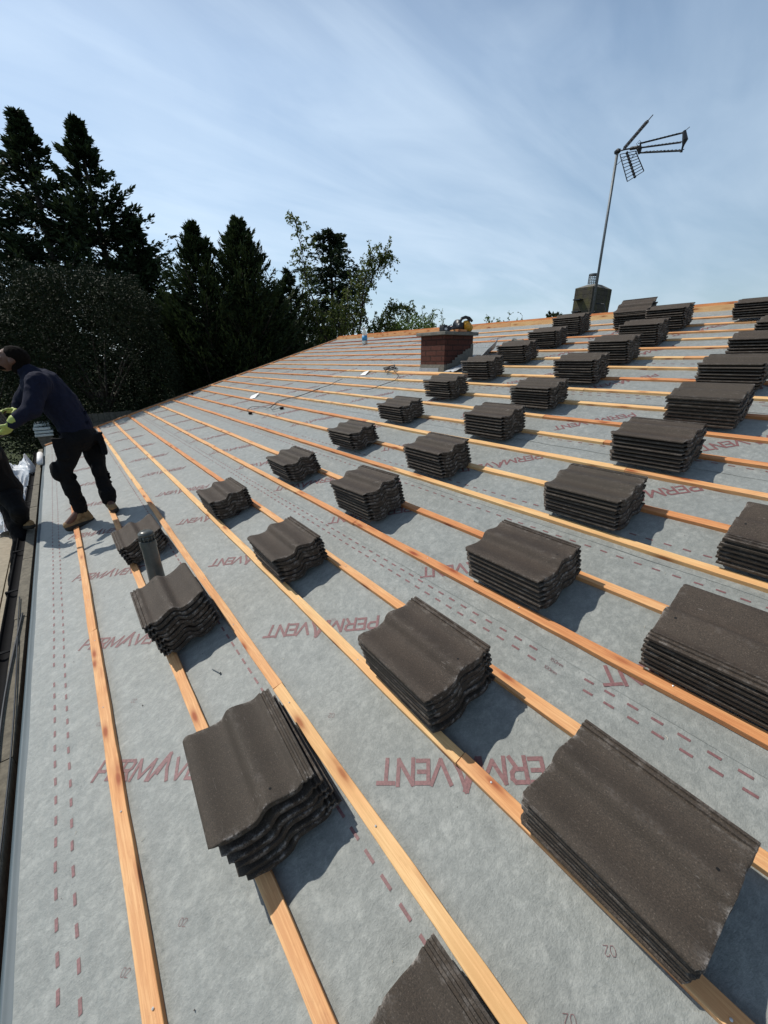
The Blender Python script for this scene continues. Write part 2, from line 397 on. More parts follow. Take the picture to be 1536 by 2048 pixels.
# eaves: plastic felt support tray folding over into the gutter, old fascia timber, gutter
mb=MB(); us=np.linspace(U0,U1,90)
prof=[(.02,-.034),(.0,-.031),(-.018,-.030),(-.022,-.026),(-.030,-.026),(-.034,-.032),(-.044,-.040),(-.052,-.055),(-.054,-.080)]
for i,u in enumerate(us):
    for (pv,pw_) in prof: mb.v.append(W(u,pv+.0025*nz(u*1.3,2.),pw_+.002*nz(u*1.1,9.)))
k_=len(prof)
for i in range(len(us)-1):
    for j in range(k_-1): a=i*k_+j; mb.f.append((a,a+1,a+1+k_,a+k_))
mb.build('eaves_tray',M_TRAY,house,True)
ZF=-.066
u=U0
while u<U1:
    L=rnd.uniform(1.1,1.9); mb=MB(); mb.box((u,-.126+rnd.uniform(-.004,.004),-.30),(min(u+L-.012,U1),-.058,ZF+rnd.uniform(-.006,.004)))
    mb.build('fascia_board',M_OLDWOOD,house); u+=L
mb=MB(); R_=.040
gy,gz=-.170,-.100
for i,u in enumerate(us):
    for t in np.linspace(0,math.pi,9): mb.v.append(Vector((u,gy-math.cos(t)*R_,gz-math.sin(t)*R_+.004*nz(u*.8,4.))))
    for t in np.linspace(math.pi,0,9): mb.v.append(Vector((u,gy-math.cos(t)*(R_-.004),gz-math.sin(t)*(R_-.004)+.004*nz(u*.8,4.))))
for i in range(len(us)-1):
    for j in range(18):
        a=i*18+j; b_=i*18+(j+1)%18; mb.f.append((a,b_,b_+18,a+18))
g=mb.build('gutter',M_BLACK,house,True)
for u in np.arange(-10.8,2,.95):
    mb=MB(); mb.box((u,gy-R_-.010,gz-.03),(u+.03,gy-R_-.0005,gz+.014)); mb.box((u,gy-R_-.0005,gz+.005),(u+.025,-.128,gz+.012))
    mb.build('gutter_bracket',M_BLACK,g)
# cables lying in the eaves
def cable(name,pts,r,label,cat='cable',mat=M_CABLE,sub=6):
    P=[Vector(p) for p in pts]; out=[]
    for i in range(len(P)-1):
        p0=P[max(i-1,0)];p1=P[i];p2=P[i+1];p3=P[min(i+2,len(P)-1)]
        for s in range(sub):
            t=s/sub; out.append(.5*((2*p1)+(-p0+p2)*t+(2*p0-5*p1+4*p2-p3)*t*t+(-p0+3*p1-3*p2+p3)*t**3))
    out.append(P[-1]); mb=MB(); mb.tube(out,r,6)
    o=mb.build(name,mat,None,True); return tag(o,label,cat)
cable('power_cable',[(x,-.092-.024*math.sin(x*1.9),ZF+.012+.004*nz(x*2)) for x in np.arange(-3.6,1.4,.25)],.006,'thicker black cable lying along the old fascia timber at the eaves')
cable('aerial_cable',[(x,-.088-.026*math.sin(x*1.3+1),ZF+.013+.004*nz(x*3,5)) for x in np.arange(-3.9,1.4,.25)],.004,'thin grey-black cable wandering beside the thicker one at the eaves',mat=M_DKSTEEL)

# ------------------------------------------------------------------ interlocking tiles
PROF=[(0,.0180),(.0025,.0212),(.007,.0232),(.014,.0243),(.024,.0247),(.038,.0222),(.056,.0155),(.080,.0085),(.105,.0045),(.126,.0035),(.138,.0058),(.147,.0120),(.156,.0205),(.165,.0268),(.175,.0290),(.188,.0278),(.205,.0225),(.228,.0145),(.250,.0090),(.266,.0075),(.275,.0090),(.283,.0135),(.290,.0165),(.2945,.0165),(.2965,.0115),(.3035,.0115),(.3055,.0165),(.3115,.0165),(.3135,.0105),(.3205,.0105),(.3225,.0145),(.330,.0135)]
PROF=[(y_,z_*1.20) for y_,z_ in PROF]
def tile_mesh(seed,flip):
    r=random.Random(seed); L=.42; TH=.0105
    xs=[-.21,-.2085,-.204,-.18,-.172,-.09,0,.09,.172,.18,.204,.2085,.21]
    ys=np.array([p[0] for p in PROF]); zs=np.array([p[1] for p in PROF])
    vs=[];ed=[];ho=[]
    ny=len(ys)
    endA=[.0014*noise.noise(Vector((y*60,seed,1.)))+.0016*noise.noise(Vector((y*200,seed,3.))) for y in ys]
    endB=[.0014*noise.noise(Vector((y*60,seed,7.)))+.0016*noise.noise(Vector((y*200,seed,9.))) for y in ys]
    chips=[(r.choice((-1,1)),r.uniform(.01,.32),r.uniform(.008,.02),r.uniform(.002,.006)) for _ in range(r.randint(1,4))]
    for side in (0,1):
        for i,x in enumerate(xs):
            ee=abs(x)-.2085
            for j,(y,z) in enumerate(zip(ys,zs)):
                X=x+(endA[j] if x<-.2 else 0)+(endB[j] if x>.2 else 0)
                if y<.012: X-=math.copysign(1,x)*max(0,abs(x)-.198)*(1-y/.012)*.9
                if abs(x)>.2:
                    for (s_,cy,cw,cd) in chips:
                        if s_*x>0 and abs(y-cy)<cw: X-=s_*cd*(1-abs(y-cy)/cw)
                if side==0:
                    Z=z-(.0016 if abs(x)>=.2099 else (.0004 if abs(x)>.208 else 0))
                    e=max(0,1.-(.21-abs(x))/.008); e=max(e,.22 if y<.006 else 0, .10 if .166<y<.19 else 0, .25 if y>.285 else 0)
                else:
                    bar=.0115 if abs(x)>.176 else 0
                    Z=z-(.0048 if y<.0155 else TH)-bar*(1 if .030<y<.285 else 0)
                    e=.05*max(0,1-(.21-abs(x))/.006)
                vs.append((X,y-.165,Z)); ed.append(e); ho.append(0.)
    nx=len(xs); off=nx*ny; fs=[]
    for i in range(nx-1):
        for j in range(ny-1):
            a=i*ny+j; fs.append((a,a+ny,a+ny+1,a+1)); a+=off; fs.append((a,a+1,a+ny+1,a+ny))
    for i in range(nx-1):
        a=i*ny; fs.append((a,a+off,a+off+ny,a+ny)); a=i*ny+ny-1; fs.append((a,a+ny,a+off+ny,a+off))
    for j in range(ny-1):
        a=j; fs.append((a,a+1,a+1+off,a+off)); a=(nx-1)*ny+j; fs.append((a,a+off,a+off+1,a+1))
    # nail hole rim
    hx,hy=.168,.036; zc=np.interp(hy+.165,ys,zs)+.0006; b=len(vs)
    for t in range(10):
        y_=hy+math.sin(t*.628)*.0042
        vs.append((hx+math.cos(t*.628)*.0042,y_,np.interp(y_+.165,ys,zs)+.0006)); ed.append(0); ho.append(1.)
    fs.append(tuple(range(b,b+10)))
    if flip: vs=[(-x,-y,z) for x,y,z in vs]
    me=D.meshes.new('roof_tile'); me.from_pydata(vs,[],fs); me.materials.append(M_TILE)
    a=me.attributes.new('edge','FLOAT','POINT'); a.data.foreach_set('value',ed)
    a=me.attributes.new('hole','FLOAT','POINT'); a.data.foreach_set('value',ho)
    me.polygons.foreach_set('use_smooth',[True]*len(me.polygons))
    try: me.set_sharp_from_angle(angle=math.radians(38))
    except Exception: pass
    me.update(); return me
TM={f:[tile_mesh(s+20*f,f) for s in range(7)] for f in (0,1)}
ORD=['top','second','third','fourth','fifth','sixth','seventh','eighth','ninth','tenth']
# near-end u, lower edge v, count, height, flip, skew, tilt, description
ST=[
('low stack cut by the bottom edge of the photo',.08,.668,4,.105,0,0.,-.02),
('staggered stack nearest the eaves at the front',-.825,.655,6,.205,0,-.062,-.10),
('tall stack in front of the vent pipe',-2.05,.665,8,.235,1,.0,-.03),
('stack behind the vent pipe',-3.34,.655,6,.165,1,.01,-.03),
('big front stack at the lower right',.075,1.352,6,.150,0,-.035,-.06),
('front stack in the second row up',-.70,1.36,8,.212,0,-.02,-.04),
('middle stack in the second row up',-1.99,1.372,7,.190,0,-.01,-.03),
('rear stack in the second row up',-3.28,1.38,7,.180,0,.0,-.03),
('stack cut by the right edge, third row up',.09,2.075,7,.165,1,0.,-.02),
('front stack in the third row up',-.73,2.07,7,.188,0,.0,-.03),
('crooked tall stack, third row up',-2.03,2.085,9,.235,0,.045,-.02),
('rear stack in the third row up',-3.26,2.087,7,.185,0,.0,-.03),
('stack cut by the right edge, fourth row up',.10,2.78,6,.150,1,0.,-.02),
('front stack in the fourth row up',-.74,2.77,8,.190,0,.01,-.03),
('middle stack in the fourth row up',-2.0,2.784,8,.215,0,-.01,-.03),
('rear stack in the fourth row up',-3.24,2.80,7,.183,0,.01,-.03),
('front stack in the fifth row up',-.70,3.482,8,.214,0,0.,-.03),
('middle stack in the fifth row up',-1.98,3.50,8,.214,0,.01,-.03),
('rear stack in the fifth row up',-3.27,3.508,7,.185,0,-.01,-.03),
('front stack in the sixth row up',-.65,4.19,8,.205,1,.01,-.03),
('middle stack in the sixth row up',-2.0,4.215,8,.200,0,0.,-.03),
('rear stack in the sixth row up',-3.25,4.235,8,.208,0,-.01,-.03),
('stack at the right edge, seventh row up',-.70,4.91,8,.205,0,0.,-.03),
('middle stack in the seventh row up',-1.96,4.915,9,.234,0,0.,-.03),
('rear stack of the seventh row, by the chimney',-3.23,4.914,8,.225,0,.01,-.03),
('stack at the right edge, eighth row up',-.69,5.58,8,.21,0,0.,-.03),
('middle stack in the eighth row up',-1.93,5.555,9,.238,0,-.01,-.03),
('rear stack in the eighth row up',-3.18,5.575,8,.218,0,0.,-.03),
('small visible stack at the right edge, ninth row up',-.66,6.22,7,.19,0,0.,-.03),
('middle stack in the ninth row up',-1.91,6.215,9,.232,0,0.,-.03),
('rear stack in the ninth row up',-3.15,6.248,8,.212,0,0.,-.03),
('stack below the ridge at the right edge',-1.08,7.13,7,.18,0,0.,-.05),
('near one of the two touching stacks by the ridge',-1.89,6.878,9,.240,0,.0,-.03),
('far one of the two touching stacks by the ridge',-2.36,7.05,9,.245,0,.02,-.02),
('stack in front of the grey chimney at the ridge',-3.15,6.873,9,.238,0,0.,-.03)]
for (desc,un,vl,n_,h,fl,ang,tilt) in ST:
    r=random.Random(int(abs(un)*100+vl*777))
    pitch=h/n_ if n_>1 else .026
    for k in range(n_):                     # k = 0 bottom
        me=TM[fl][r.randrange(7)]
        o=D.objects.new('roof_tile',me); COL.objects.link(o)
        a=ang*(.4+.6*k/max(1,n_-1))+r.uniform(-.005,.005)+(r.uniform(-.03,.03) if r.random()<.10 else 0); tl=tilt*(.5+.5*k/max(1,n_-1))
        du=r.uniform(-.006,.006)+(r.uniform(-.012,.012) if r.random()<.15 else 0); dv=r.uniform(-.0022,.0022)+(r.uniform(-.008,.008) if r.random()<.12 else 0)
        if 'staggered' in desc:
            du=[.030,.022,.016,.008,.0,-.012][k]; dv=[.012,.004,.012,.006,.004,-.006][k]
            wz=[0,.0245,.060,.0845,.124,.170][k]
        elif 'far one' in desc and k>=n_-3:
            tl=[.08,.16,.30][k-(n_-3)]; wz=k*pitch+[.0,.006,.02][k-(n_-3)]
        else: wz=k*pitch+r.uniform(-.0006,.0006)
        c=W(un-.21+du,vl+.165+dv,wz+.0115+.009*(1 if k==0 else 1)-.004)
        Mx=Matrix.Translation(c)@Matrix.Rotation(PITCH,4,'X')@Matrix.Rotation(a,4,'Z')@Matrix.Rotation(tl,4,'X')
        o.matrix_world=Mx
        WL[o.name]=c
        t=n_-1-k
        nm='bottom' if k==0 else (ORD[t]+(' from the top' if t else ''))
        tag(o,('topmost dark tile on the %s'%desc if t==0 else 'bottom dark tile of the %s'%desc if k==0 else 'dark tile %s down in the %s'%(ORD[t],desc)),'roof tile','dark roof tiles stacked across the battens','thing')
# tiny broken bits of tile, twigs and straws on the felt
mb=MB()
for i in range(150):
    u=rnd.uniform(-5,.6); v=rnd.uniform(.1,4.5); s=rnd.uniform(.0015,.004)
    p=W(u,v,felttop(u,v)+s*.5)
    mb.add([p+Vector((rnd.uniform(-s,s),rnd.uniform(-s,s),rnd.uniform(-s,s))) for _ in range(4)],[(0,1,2),(0,2,3),(0,3,1),(1,3,2)])
tag(mb.build('tile_crumbs',M_TILE),'small dark crumbs of broken tile scattered over the felt','debris',kind='stuff')
M_STRAW=simple('pale_splinter',(.6,.55,.42),.8)
mb=MB()
for i in range(150):
    u=rnd.uniform(-5,.4); v=rnd.uniform(.1,3.5); a=rnd.uniform(0,3.14); L=rnd.uniform(.004,.016)
    z=felttop(u,v)+.001
    mb.tube([W(u,v,z),W(u+math.cos(a)*L*.5,v+math.sin(a)*L*.5,z+.001),W(u+math.cos(a+.4)*L,v+math.sin(a+.4)*L,z)],.0007,4)
tag(mb.build('wood_splinters',M_STRAW),'pale wood splinters scattered over the felt','debris',kind='stuff')
# loose nail and white paper offcuts
mb=MB(); p=inv_=W(-1.76,.845,felttop(-1.76,.845)+.003); mb.tube([W(-1.79,.83,FELT+.006),W(-1.73,.852,FELT+.008)],.0022,6); mb.tube([W(-1.731,.8515,FELT+.008),W(-1.727,.853,FELT+.008)],.0055,8)
tag(mb.build('loose_nail',M_STEEL),'loose shiny nail lying on the felt beside the front of the pipe stack','nail')
M_PAPER=simple('white_paper',(.8,.8,.79),.6,var=.05)
def paper(pts,label):
    vs=[W(u,v,felttop(u,v)+.004+dz) for (u,v,dz) in pts]; n_=len(vs)
    low=[p-NRM*.0012 for p in vs]
    fs=[tuple(range(n_)),tuple(range(n_,2*n_))[::-1]]+[(i,i+n_,(i+1)%n_+n_,(i+1)%n_) for i in range(n_)]
    tag(obj('paper_offcut',vs+low,fs,M_PAPER),label,'paper','white paper offcuts on the felt')
paper([(-7.76,3.47,0),(-7.66,3.56,.004),(-7.84,3.74,.03),(-7.94,3.60,.01)],'larger white paper offcut lying on the felt near the far verge')
paper([(-6.10,4.98,0),(-5.96,5.0,.004),(-6.05,5.17,.03),(-6.17,5.13,.01)],'smaller white paper offcut on the felt left of the coiled cable')
# lead and cable on the roof
def RC(pts,dz=.012): return [W(u,v,max(felttop(u,v),0.003)+dz) for u,v in pts]
cable('extension_cable',RC([(-6.60,3.02),(-6.774,3.048),(-6.885,3.126),(-6.88,3.22),(-6.55,3.265),(-6.36,3.282),(-6.55,3.55),(-6.44,3.717),(-6.30,3.881),(-6.247,4.231),(-6.178,4.386),(-6.24,4.585),(-6.217,4.68)]),.0045,'black cable trailing down the felt with a plug at its end')
cable('extension_cable',RC([(-6.086,3.348),(-6.145,3.258),(-6.32,3.29),(-6.444,3.445),(-6.46,3.625),(-6.33,3.763),(-6.27,3.93),(-6.22,4.2)]),.0042,'second black cable running beside the first with a loop over the batten')
cable('extension_cable',RC([(-5.173,4.318),(-4.973,4.35),(-4.92,4.558),(-4.86,4.747),(-4.99,4.949),(-5.227,5.098),(-5.40,5.2)]),.0045,'black cable curving from the coil towards the tile stacks')
pts=[]
for i in range(90):
    t=i*.42; r_=.10+.035*math.sin(i*1.3); pts.append(W(-5.46+r_*math.cos(t)+.03*nz(i*.3),5.19+.8*r_*math.sin(t),.02+.05*abs(nz(i*.21,3))+.0006*i))
cable('coiled_cable',pts,.0045,'tangled coil of black and white cable left of the brick chimney',sub=2)
for (u,v,lab) in ((-6.575,3.015,'round black plug at the lower end of the trailing cable'),(-6.07,3.36,'black connector at the end of the looped cable'),(-10.9,3.2,'short dark strap end near the far verge')):
    mb=MB(); mb.tube([W(u-.03,v,.0),W(u+.03,v+.015,.004)],[.022,.018],8); mb.tube([W(u+.03,v+.015,.004),W(u+.045,v+.02,.004)],.008,6)
    tag(mb.build('plug',M_BLACK,None,True),lab,'plug')

# ------------------------------------------------------------------ vent pipe
pb=W(-2.92,.78,FELT); vp=empty('vent_pipe',pb,'dark grey plastic vent pipe with slotted cap standing through the felt','pipe')
mb=MB(); mb.tube([pb-Vector((0,0,.05)),pb+Vector((0,0,.315))],[.054,.047],24,False); mb.build('pipe',M_PIPE,vp,True)
mb=MB(); mb.tube([pb+Vector((0,0,.30)),pb+Vector((0,0,.345))],[.0515,.0515],24,False); mb.tube([pb+Vector((0,0,.345)),pb+Vector((0,0,.346))],[.0515,.044],24)
mb.tube([pb+Vector((0,0,.346)),pb+Vector((0,0,.385))],[.040,.040],16)
mb.tube([pb+Vector((0,0,.385)),pb+Vector((0,0,.400)),pb+Vector((0,0,.412)),pb+Vector((0,0,.417))],[.050,.048,.037,.018],24)
for i in range(12):
    t=i*math.pi/6; c=pb+Vector((math.cos(t)*.045,math.sin(t)*.045,.345)); mb.tube([c,c+Vector((0,0,.042))],.0045,5)
mb.build('vent_cowl',M_PIPE,vp,True)
# clip of white tape by the pipe
mb=MB(); mb.box((-2.80,.79,-.01),(-2.765,.835,.06),roof=True); mb.box((-2.762,.80,-.01),(-2.73,.82,.02),roof=True)
tag(mb.build('flashing_clip',M_STEEL),'small bright metal clip between the vent pipe and the tall stack','clip')

# ------------------------------------------------------------------ brick chimney
cx0,cx1,cy0,cy1,ct=-4.82,-4.32,5.055,5.67,1.965
ch=empty('brick_chimney',((cx0+cx1)/2,(cy0+cy1)/2,1.45),'squat red brick chimney stub capped with a concrete slab','chimney')
mb=MB(); mb.box((cx0,cy0,1.25),(cx1,cy1,ct)); mb.build('brickwork',M_BRICK,ch)
mb=MB()
mb.box((cx0-.006,cy0-.006,1.25),(cx1+.006,cy1-.2,1.565)); mb.build('mortar_patch',M_MORTAR,ch)
mb=MB(); mb.box((cx0-.012,cy0-.012,1.25),(cx1-.10,cy0-.007,1.515)); mb.build('lead_flashing',M_LEAD,ch)
mb=MB(); n_=10
for i in range(n_):
    y0=cy0+.05+(cy1-cy0-.05)*i/n_; y1=y0+(cy1-cy0-.05)/n_; z0=1.50+(y0-cy0)*.5+.05*nz(i*1.3)+.05
    mb.box((cx1+.0062,y0,1.4),(cx1+.014,y1,min(1.9,z0)))
mb.build('mortar_patch',M_MORTAR,ch)
mb=MB(); mb.box((cx0-.055,cy0-.055,ct+.001),(cx1+.055,cy1+.06,ct+.048)); s_=mb.build('cap_slab',M_SLAB,ch)
bv=s_.modifiers.new('b','BEVEL'); bv.width=.008; bv.segments=2
# upstanding lead sheet on its right
mb=MB()
P=[]
ns,nt_=10,8
for i in range(ns+1):
    s=i/ns
    for j in range(nt_+1):
        t=j/nt_
        u=-4.28+.26*t+.05*math.sin(s*2); v=5.22+.95*s+.02*math.sin(t*5)
        w=-.01+ (.03+.13*s**2)*(t-.1)**2*1.6+.035*nz(s*3,t*3)+.02*s
        P.append(W(u,v,max(.004,w)))
mb.add(P,[(i*(nt_+1)+j,i*(nt_+1)+j+1,(i+1)*(nt_+1)+j+1,(i+1)*(nt_+1)+j) for i in range(ns) for j in range(nt_)])
o=mb.build('lead_sheet',M_LEAD,None,True); m_=o.modifiers.new('s','SOLIDIFY'); m_.thickness=.004
tag(o,'curled grey sheet of lead lying against the right side of the brick chimney','lead sheet')
# rubble lump
mb=MB()
def blob(mb,c,r,seed,sx=1,sy=1,sz=1,n_=10,amp=.35):
    b=len(mb.v); c=Vector(c)
    for i in range(n_+1):
        th=math.pi*i/n_
        for j in range(2*n_):
            ph=math.pi*j/n_; d=Vector((math.sin(th)*math.cos(ph),math.sin(th)*math.sin(ph),math.cos(th)))
            rr=r*(1+amp*noise.noise(d*1.8+Vector((seed,seed*2,0))))
            mb.v.append(c+Vector((d.x*sx,d.y*sy,d.z*sz))*rr)
    for i in range(n_):
        for j in range(2*n_):
            a=b+i*2*n_+j; a2=b+i*2*n_+(j+1)%(2*n_); mb.f.append((a,a+2*n_,a2+2*n_,a2))
blob(mb,W(-3.9,6.45,.03),.09,3,1.6,1,.7,amp=.8); tag(mb.build('rubble',M_SLAB),'small heap of grey rubble behind the lead sheet','rubble')
# power tools on the slab
M_YEL=simple('yellow_plastic',(.62,.30,.02),.4,var=.15); M_DK=simple('dark_plastic',(.015,.017,.02),.4)
zt=ct+.05
sw=empty('circular_saw',(-4.40,5.55,zt),'yellow and black cordless circular saw resting on the chimney slab','saw')
mb=MB(); blob(mb,(-4.38,5.56,zt+.085),.075,1,.9,1.15,1.05,amp=.25); blob(mb,(-4.37,5.62,zt+.06),.06,4,.9,1,.95,amp=.2); mb.build('motor_housing',M_YEL,sw,True)
mb=MB(); mb.tube([(-4.44,5.42,zt+.09),(-4.44,5.45,zt+.09)],.085,16); mb.tube([(-4.43,5.44,zt+.07),(-4.35,5.45,zt+.07)],.06,14); mb.build('blade_guard',M_DK,sw,True)
mb=MB(); mb.tube([(-4.40,5.44,zt+.13),(-4.40,5.48,zt+.185),(-4.39,5.55,zt+.205),(-4.38,5.62,zt+.195),(-4.37,5.68,zt+.155)],[.02,.022,.023,.022,.02],8); mb.tube([(-4.38,5.60,zt+.19),(-4.38,5.63,zt+.12)],.018,8); mb.build('handle',M_DK,sw,True)
mb=MB(); mb.box((-4.47,5.40,zt),(-4.33,5.66,zt+.006)); mb.build('base_plate',M_STEEL,sw)
ng=empty('tool_battery',(-4.40,4.98+.12,zt),'black battery pack with a pale label lying at the left of the slab','battery')
mb=MB(); mb.box((-4.42,5.03,zt),(-4.33,5.17,zt+.062)); mb.box((-4.44,5.05,zt+.062),(-4.35,5.13,zt+.085)); o=mb.build('battery_body',M_DK,ng); bv=o.modifiers.new('b','BEVEL'); bv.width=.008; bv.segments=2
mb=MB(); mb.box((-4.329,5.05,zt+.015),(-4.327,5.10,zt+.045)); mb.build('battery_label',M_PAPER,ng)
gr=empty('angle_grinder',(-4.40,5.30,zt),'slim dark hand tool lying beside the saw on the chimney slab','power tool')
mb=MB(); mb.tube([(-4.38,5.15,zt+.05),(-4.38,5.22,zt+.045),(-4.36,5.38,zt+.05)],[.03,.024,.014],10); mb.build('tool_body',M_DK,gr,True)
mb=MB(); mb.tube([(-4.37,5.17,zt+.07),(-4.36,5.22,zt+.09),(-4.36,5.25,zt+.06),(-4.35,5.20,zt+.02)],.008,6); mb.build('tool_strap',M_STEEL,gr,True)
mb=MB(); mb.box((-4.36,5.27,zt),(-4.27,5.46,zt+.028)); tag(mb.build('wood_offcut',WOOD[2]),'short orange offcut of batten on the front edge of the chimney slab','offcut')

# ------------------------------------------------------------------ water bottle near the ridge
M_GLASS,nt,b=mat_new('clear_plastic'); b.inputs['Base Color'].default_value=(.80,.88,.88,1); b.inputs['Roughness'].default_value=.08; b.inputs['Transmission Weight'].default_value=.75; b.inputs['IOR'].default_value=1.2
M_BLUE=simple('blue_label',(.05,.27,.50),.4,var=.3,scale=30.)
bb=Vector((-8.81,6.86,1.985)); bt=empty('water_bottle',bb,'clear plastic water bottle with a blue label standing below the ridge','bottle')
def lathe(mb,c,prof,n_=18):
    b=len(mb.v)
    for (r_,z) in prof:
        for k in range(n_): mb.v.append(c+Vector((math.cos(k*2*math.pi/n_)*r_,math.sin(k*2*math.pi/n_)*r_,z)))
    for i in range(len(prof)-1):
        for k in range(n_): mb.f.append((b+i*n_+k,b+i*n_+(k+1)%n_,b+(i+1)*n_+(k+1)%n_,b+(i+1)*n_+k))
    mb.f.append(tuple(b+k for k in range(n_))[::-1]); mb.f.append(tuple(b+(len(prof)-1)*n_+k for k in range(n_)))
mb=MB(); lathe(mb,bb,[(.055,0),(.066,.02),(.066,.09),(.064,.10),(.066,.21),(.060,.25),(.040,.31),(.018,.345),(.017,.37)]); mb.build('bottle_body',M_GLASS,bt,True)
mb=MB(); lathe(mb,bb,[(.0675,.085),(.0675,.205)]); mb.build('bottle_label',M_BLUE,bt,True)
mb=MB(); lathe(mb,bb,[(.020,.365),(.020,.39)]); mb.build('bottle_cap',M_PAPER,bt,True)

# ------------------------------------------------------------------ grey chimney behind ridge with aerial
k_=(10.5-.527)/(8.6-.527)
Cc=Vector((0,.527,1.68))
def far(p): return Cc+(Vector(p)-Cc)*k_
a=far((-4.395,8.6,2.81)); b2=far((-4.06,8.6,2.85))
gx0,gx1,gy0=a.x,b2.x,10.5; gy1=gy0+.92; gt=b2.z-.02
gc=empty('stone_chimney',((gx0+gx1)/2,(gy0+gy1)/2,1.3),'weathered grey mossy chimney standing just behind the roof ridge','chimney')
mb=MB(); mb.box((gx0,gy0,.6),(gx1,gy1,gt)); o=mb.build('chimney_stack',M_STONE,gc)
mb=MB(); mx,my=(gx0+gx1)/2,(gy0+gy1)/2
mb.add([(gx0+.0,gy0+.0,gt+.001),(gx1-.0,gy0+.0,gt+.001),(gx1-.0,gy1-.0,gt+.001),(gx0+.0,gy1-.0,gt+.001),(mx-.10,my-.16,gt+.085),(mx+.10,my-.16,gt+.085),(mx+.10,my+.16,gt+.085),(mx-.10,my+.16,gt+.085)],[(0,1,5,4),(1,2,6,5),(2,3,7,6),(3,0,4,7),(4,5,6,7),(3,2,1,0)])
mb.build('mortar_flaunching',M_MORTAR,gc)
pot=Vector((mx-.02,my-.08,gt+.10)); mb=MB()
for i in range(6):
    z=.02+i*.032
    ring=[pot+Vector((math.cos(t)*.095,math.sin(t)*.095,z)) for t in np.linspace(0,2*math.pi,17)]; mb.tube(ring,.006,5,False)
for i in range(14):
    t=i*2*math.pi/14; mb.tube([pot+Vector((math.cos(t)*.095,math.sin(t)*.095,0)),pot+Vector((math.cos(t)*.095,math.sin(t)*.095,.19))],.005,5)
lathe(mb,pot+Vector((0,0,.185)),[(.10,0),(.10,.022)]); mb.build('terminal_guard',M_STEEL,gc)
# aerial on its mast
k2=(10.38-.527)/(8.4-.527)
def an(p,dy=0.):
    q=Vector((p[0],8.4+dy,p[1])); 
    q0=Cc+(Vector((p[0],8.4,p[1]))-Cc)*k2; 
    d=(q0-Cc).normalized(); return q0+d*(dy*1.25)
ae=empty('tv_aerial',an((-3.9,2.31)),'tall thin mast with a wideband television aerial strapped to the grey chimney','aerial')
mb=MB(); mb.tube([an((-3.905,2.25)),an((-3.915,4.71))],.026,10); mb.build('mast',M_STEEL,ae,True)
mb=MB()
for z in (2.42,2.62): 
    p=an((-3.905,z)); mb.box((gx0+.06,p.y-.03,p.z-.012),(gx0+.22,gy0-.001,p.z+.012))
mb.tube([an((-3.86,2.52),.05),an((-3.72,2.50),.06),an((-3.66,2.36),.06)],.012,6); mb.tube([an((-3.90,2.40),.05),an((-3.74,2.36),.06)],.010,6)
mb.build('mast_bracket',M_DKSTEEL,ae)
mb=MB(); p=an((-3.915,4.68)); blob(mb,p,.05,2,1.2,1,.9,amp=.3,n_=7); mb.build('mast_clamp',M_DKSTEEL,ae)
mb=MB(); mb.tube([an((-3.92,4.68)),an((-3.80,4.67)),an((-3.58,4.63))],.013,6); mb.tube([an((-3.72,4.655)),an((-3.60,4.635))],.028,6); mb.build('boom',M_DKSTEEL,ae)
dipdir=(Vector((.55,.75,.28))).normalized()
for (a_,b_) in (((-3.58,4.675),(-3.02,4.615)),((-3.55,4.615),(-3.01,4.505)),((-3.56,4.555),(-3.0,4.405))):
    mb=MB(); A=an(a_); B_=an(b_); mb.tube([A,B_],.014,6)
    for i in range(11):
        c=A+(B_-A)*(i+.5)/11; e=(B_-A).normalized()
        q=(Vector((0.30,0,.26))+e*.12).normalized()*.062; g_=Vector((.0,.10,0))
        mb.tube([c-q*.6-g_,c,c+q+g_],.0065,4)
    mb.build('director_rail',M_DKSTEEL,ae)
mb=MB(); pts=[an((-3.0,4.63)),an((-2.965,4.52)),an((-2.985,4.385))]
mb.tube(pts,[.028,.046,.024],6); mb.tube([an((-3.0,4.62)),an((-2.94,4.655))],.006,4); mb.build('end_plate',M_DKSTEEL,ae)
mb=MB(); mb.tube([an((-3.575,4.685)),an((-3.585,4.61)),an((-3.57,4.545))],[.02,.048,.02],6); mb.tube([an((-3.60,4.64)),an((-3.64,4.69)),an((-3.60,4.72)),an((-3.57,4.68))],.004,4); mb.build('dipole_box',M_DKSTEEL,ae)
def grille(c00,c10,c11,c01,nr,spine=True):
    mb=MB(); L=lambda p,q,t:p+(q-p)*t
    mb.tube([c00,c10],.0085,4); mb.tube([c01,c11],.0085,4)
    if spine: mb.tube([L(c00,c01,.45),L(c10,c11,.45)],.020,5)
    for i in range(nr): t=i/(nr-1); mb.tube([L(c00,c10,t),L(c01,c11,t)],.0065,4)
    if spine:
        for i in range(nr): t=i/(nr-1); c=L(L(c00,c01,.45),L(c10,c11,.45),t); blob(mb,c,.026,i,n_=4)
    return mb
grille(an((-3.87,4.63),-.15),an((-3.68,4.23),-.15),an((-3.455,4.30),.15),an((-3.635,4.60),.15),9).build('reflector_grille',M_DKSTEEL,ae)
g0=an((-3.815,4.69)); g1=an((-3.47,4.975)); vd=(g0-Cc).normalized()
grille(g0-vd*.24+Vector((.02,0,-.018)),g0+(g1-g0)*.80-vd*.24+Vector((.02,0,-.018)),g0+(g1-g0)*.80+vd*.24+Vector((-.02,0,.02)),g0+vd*.24+Vector((-.02,0,.02)),9).build('reflector_grille',M_DKSTEEL,ae)
mb=MB(); mb.tube([g0,g1],.009,5); mb.build('reflector_arm',M_DKSTEEL,ae)
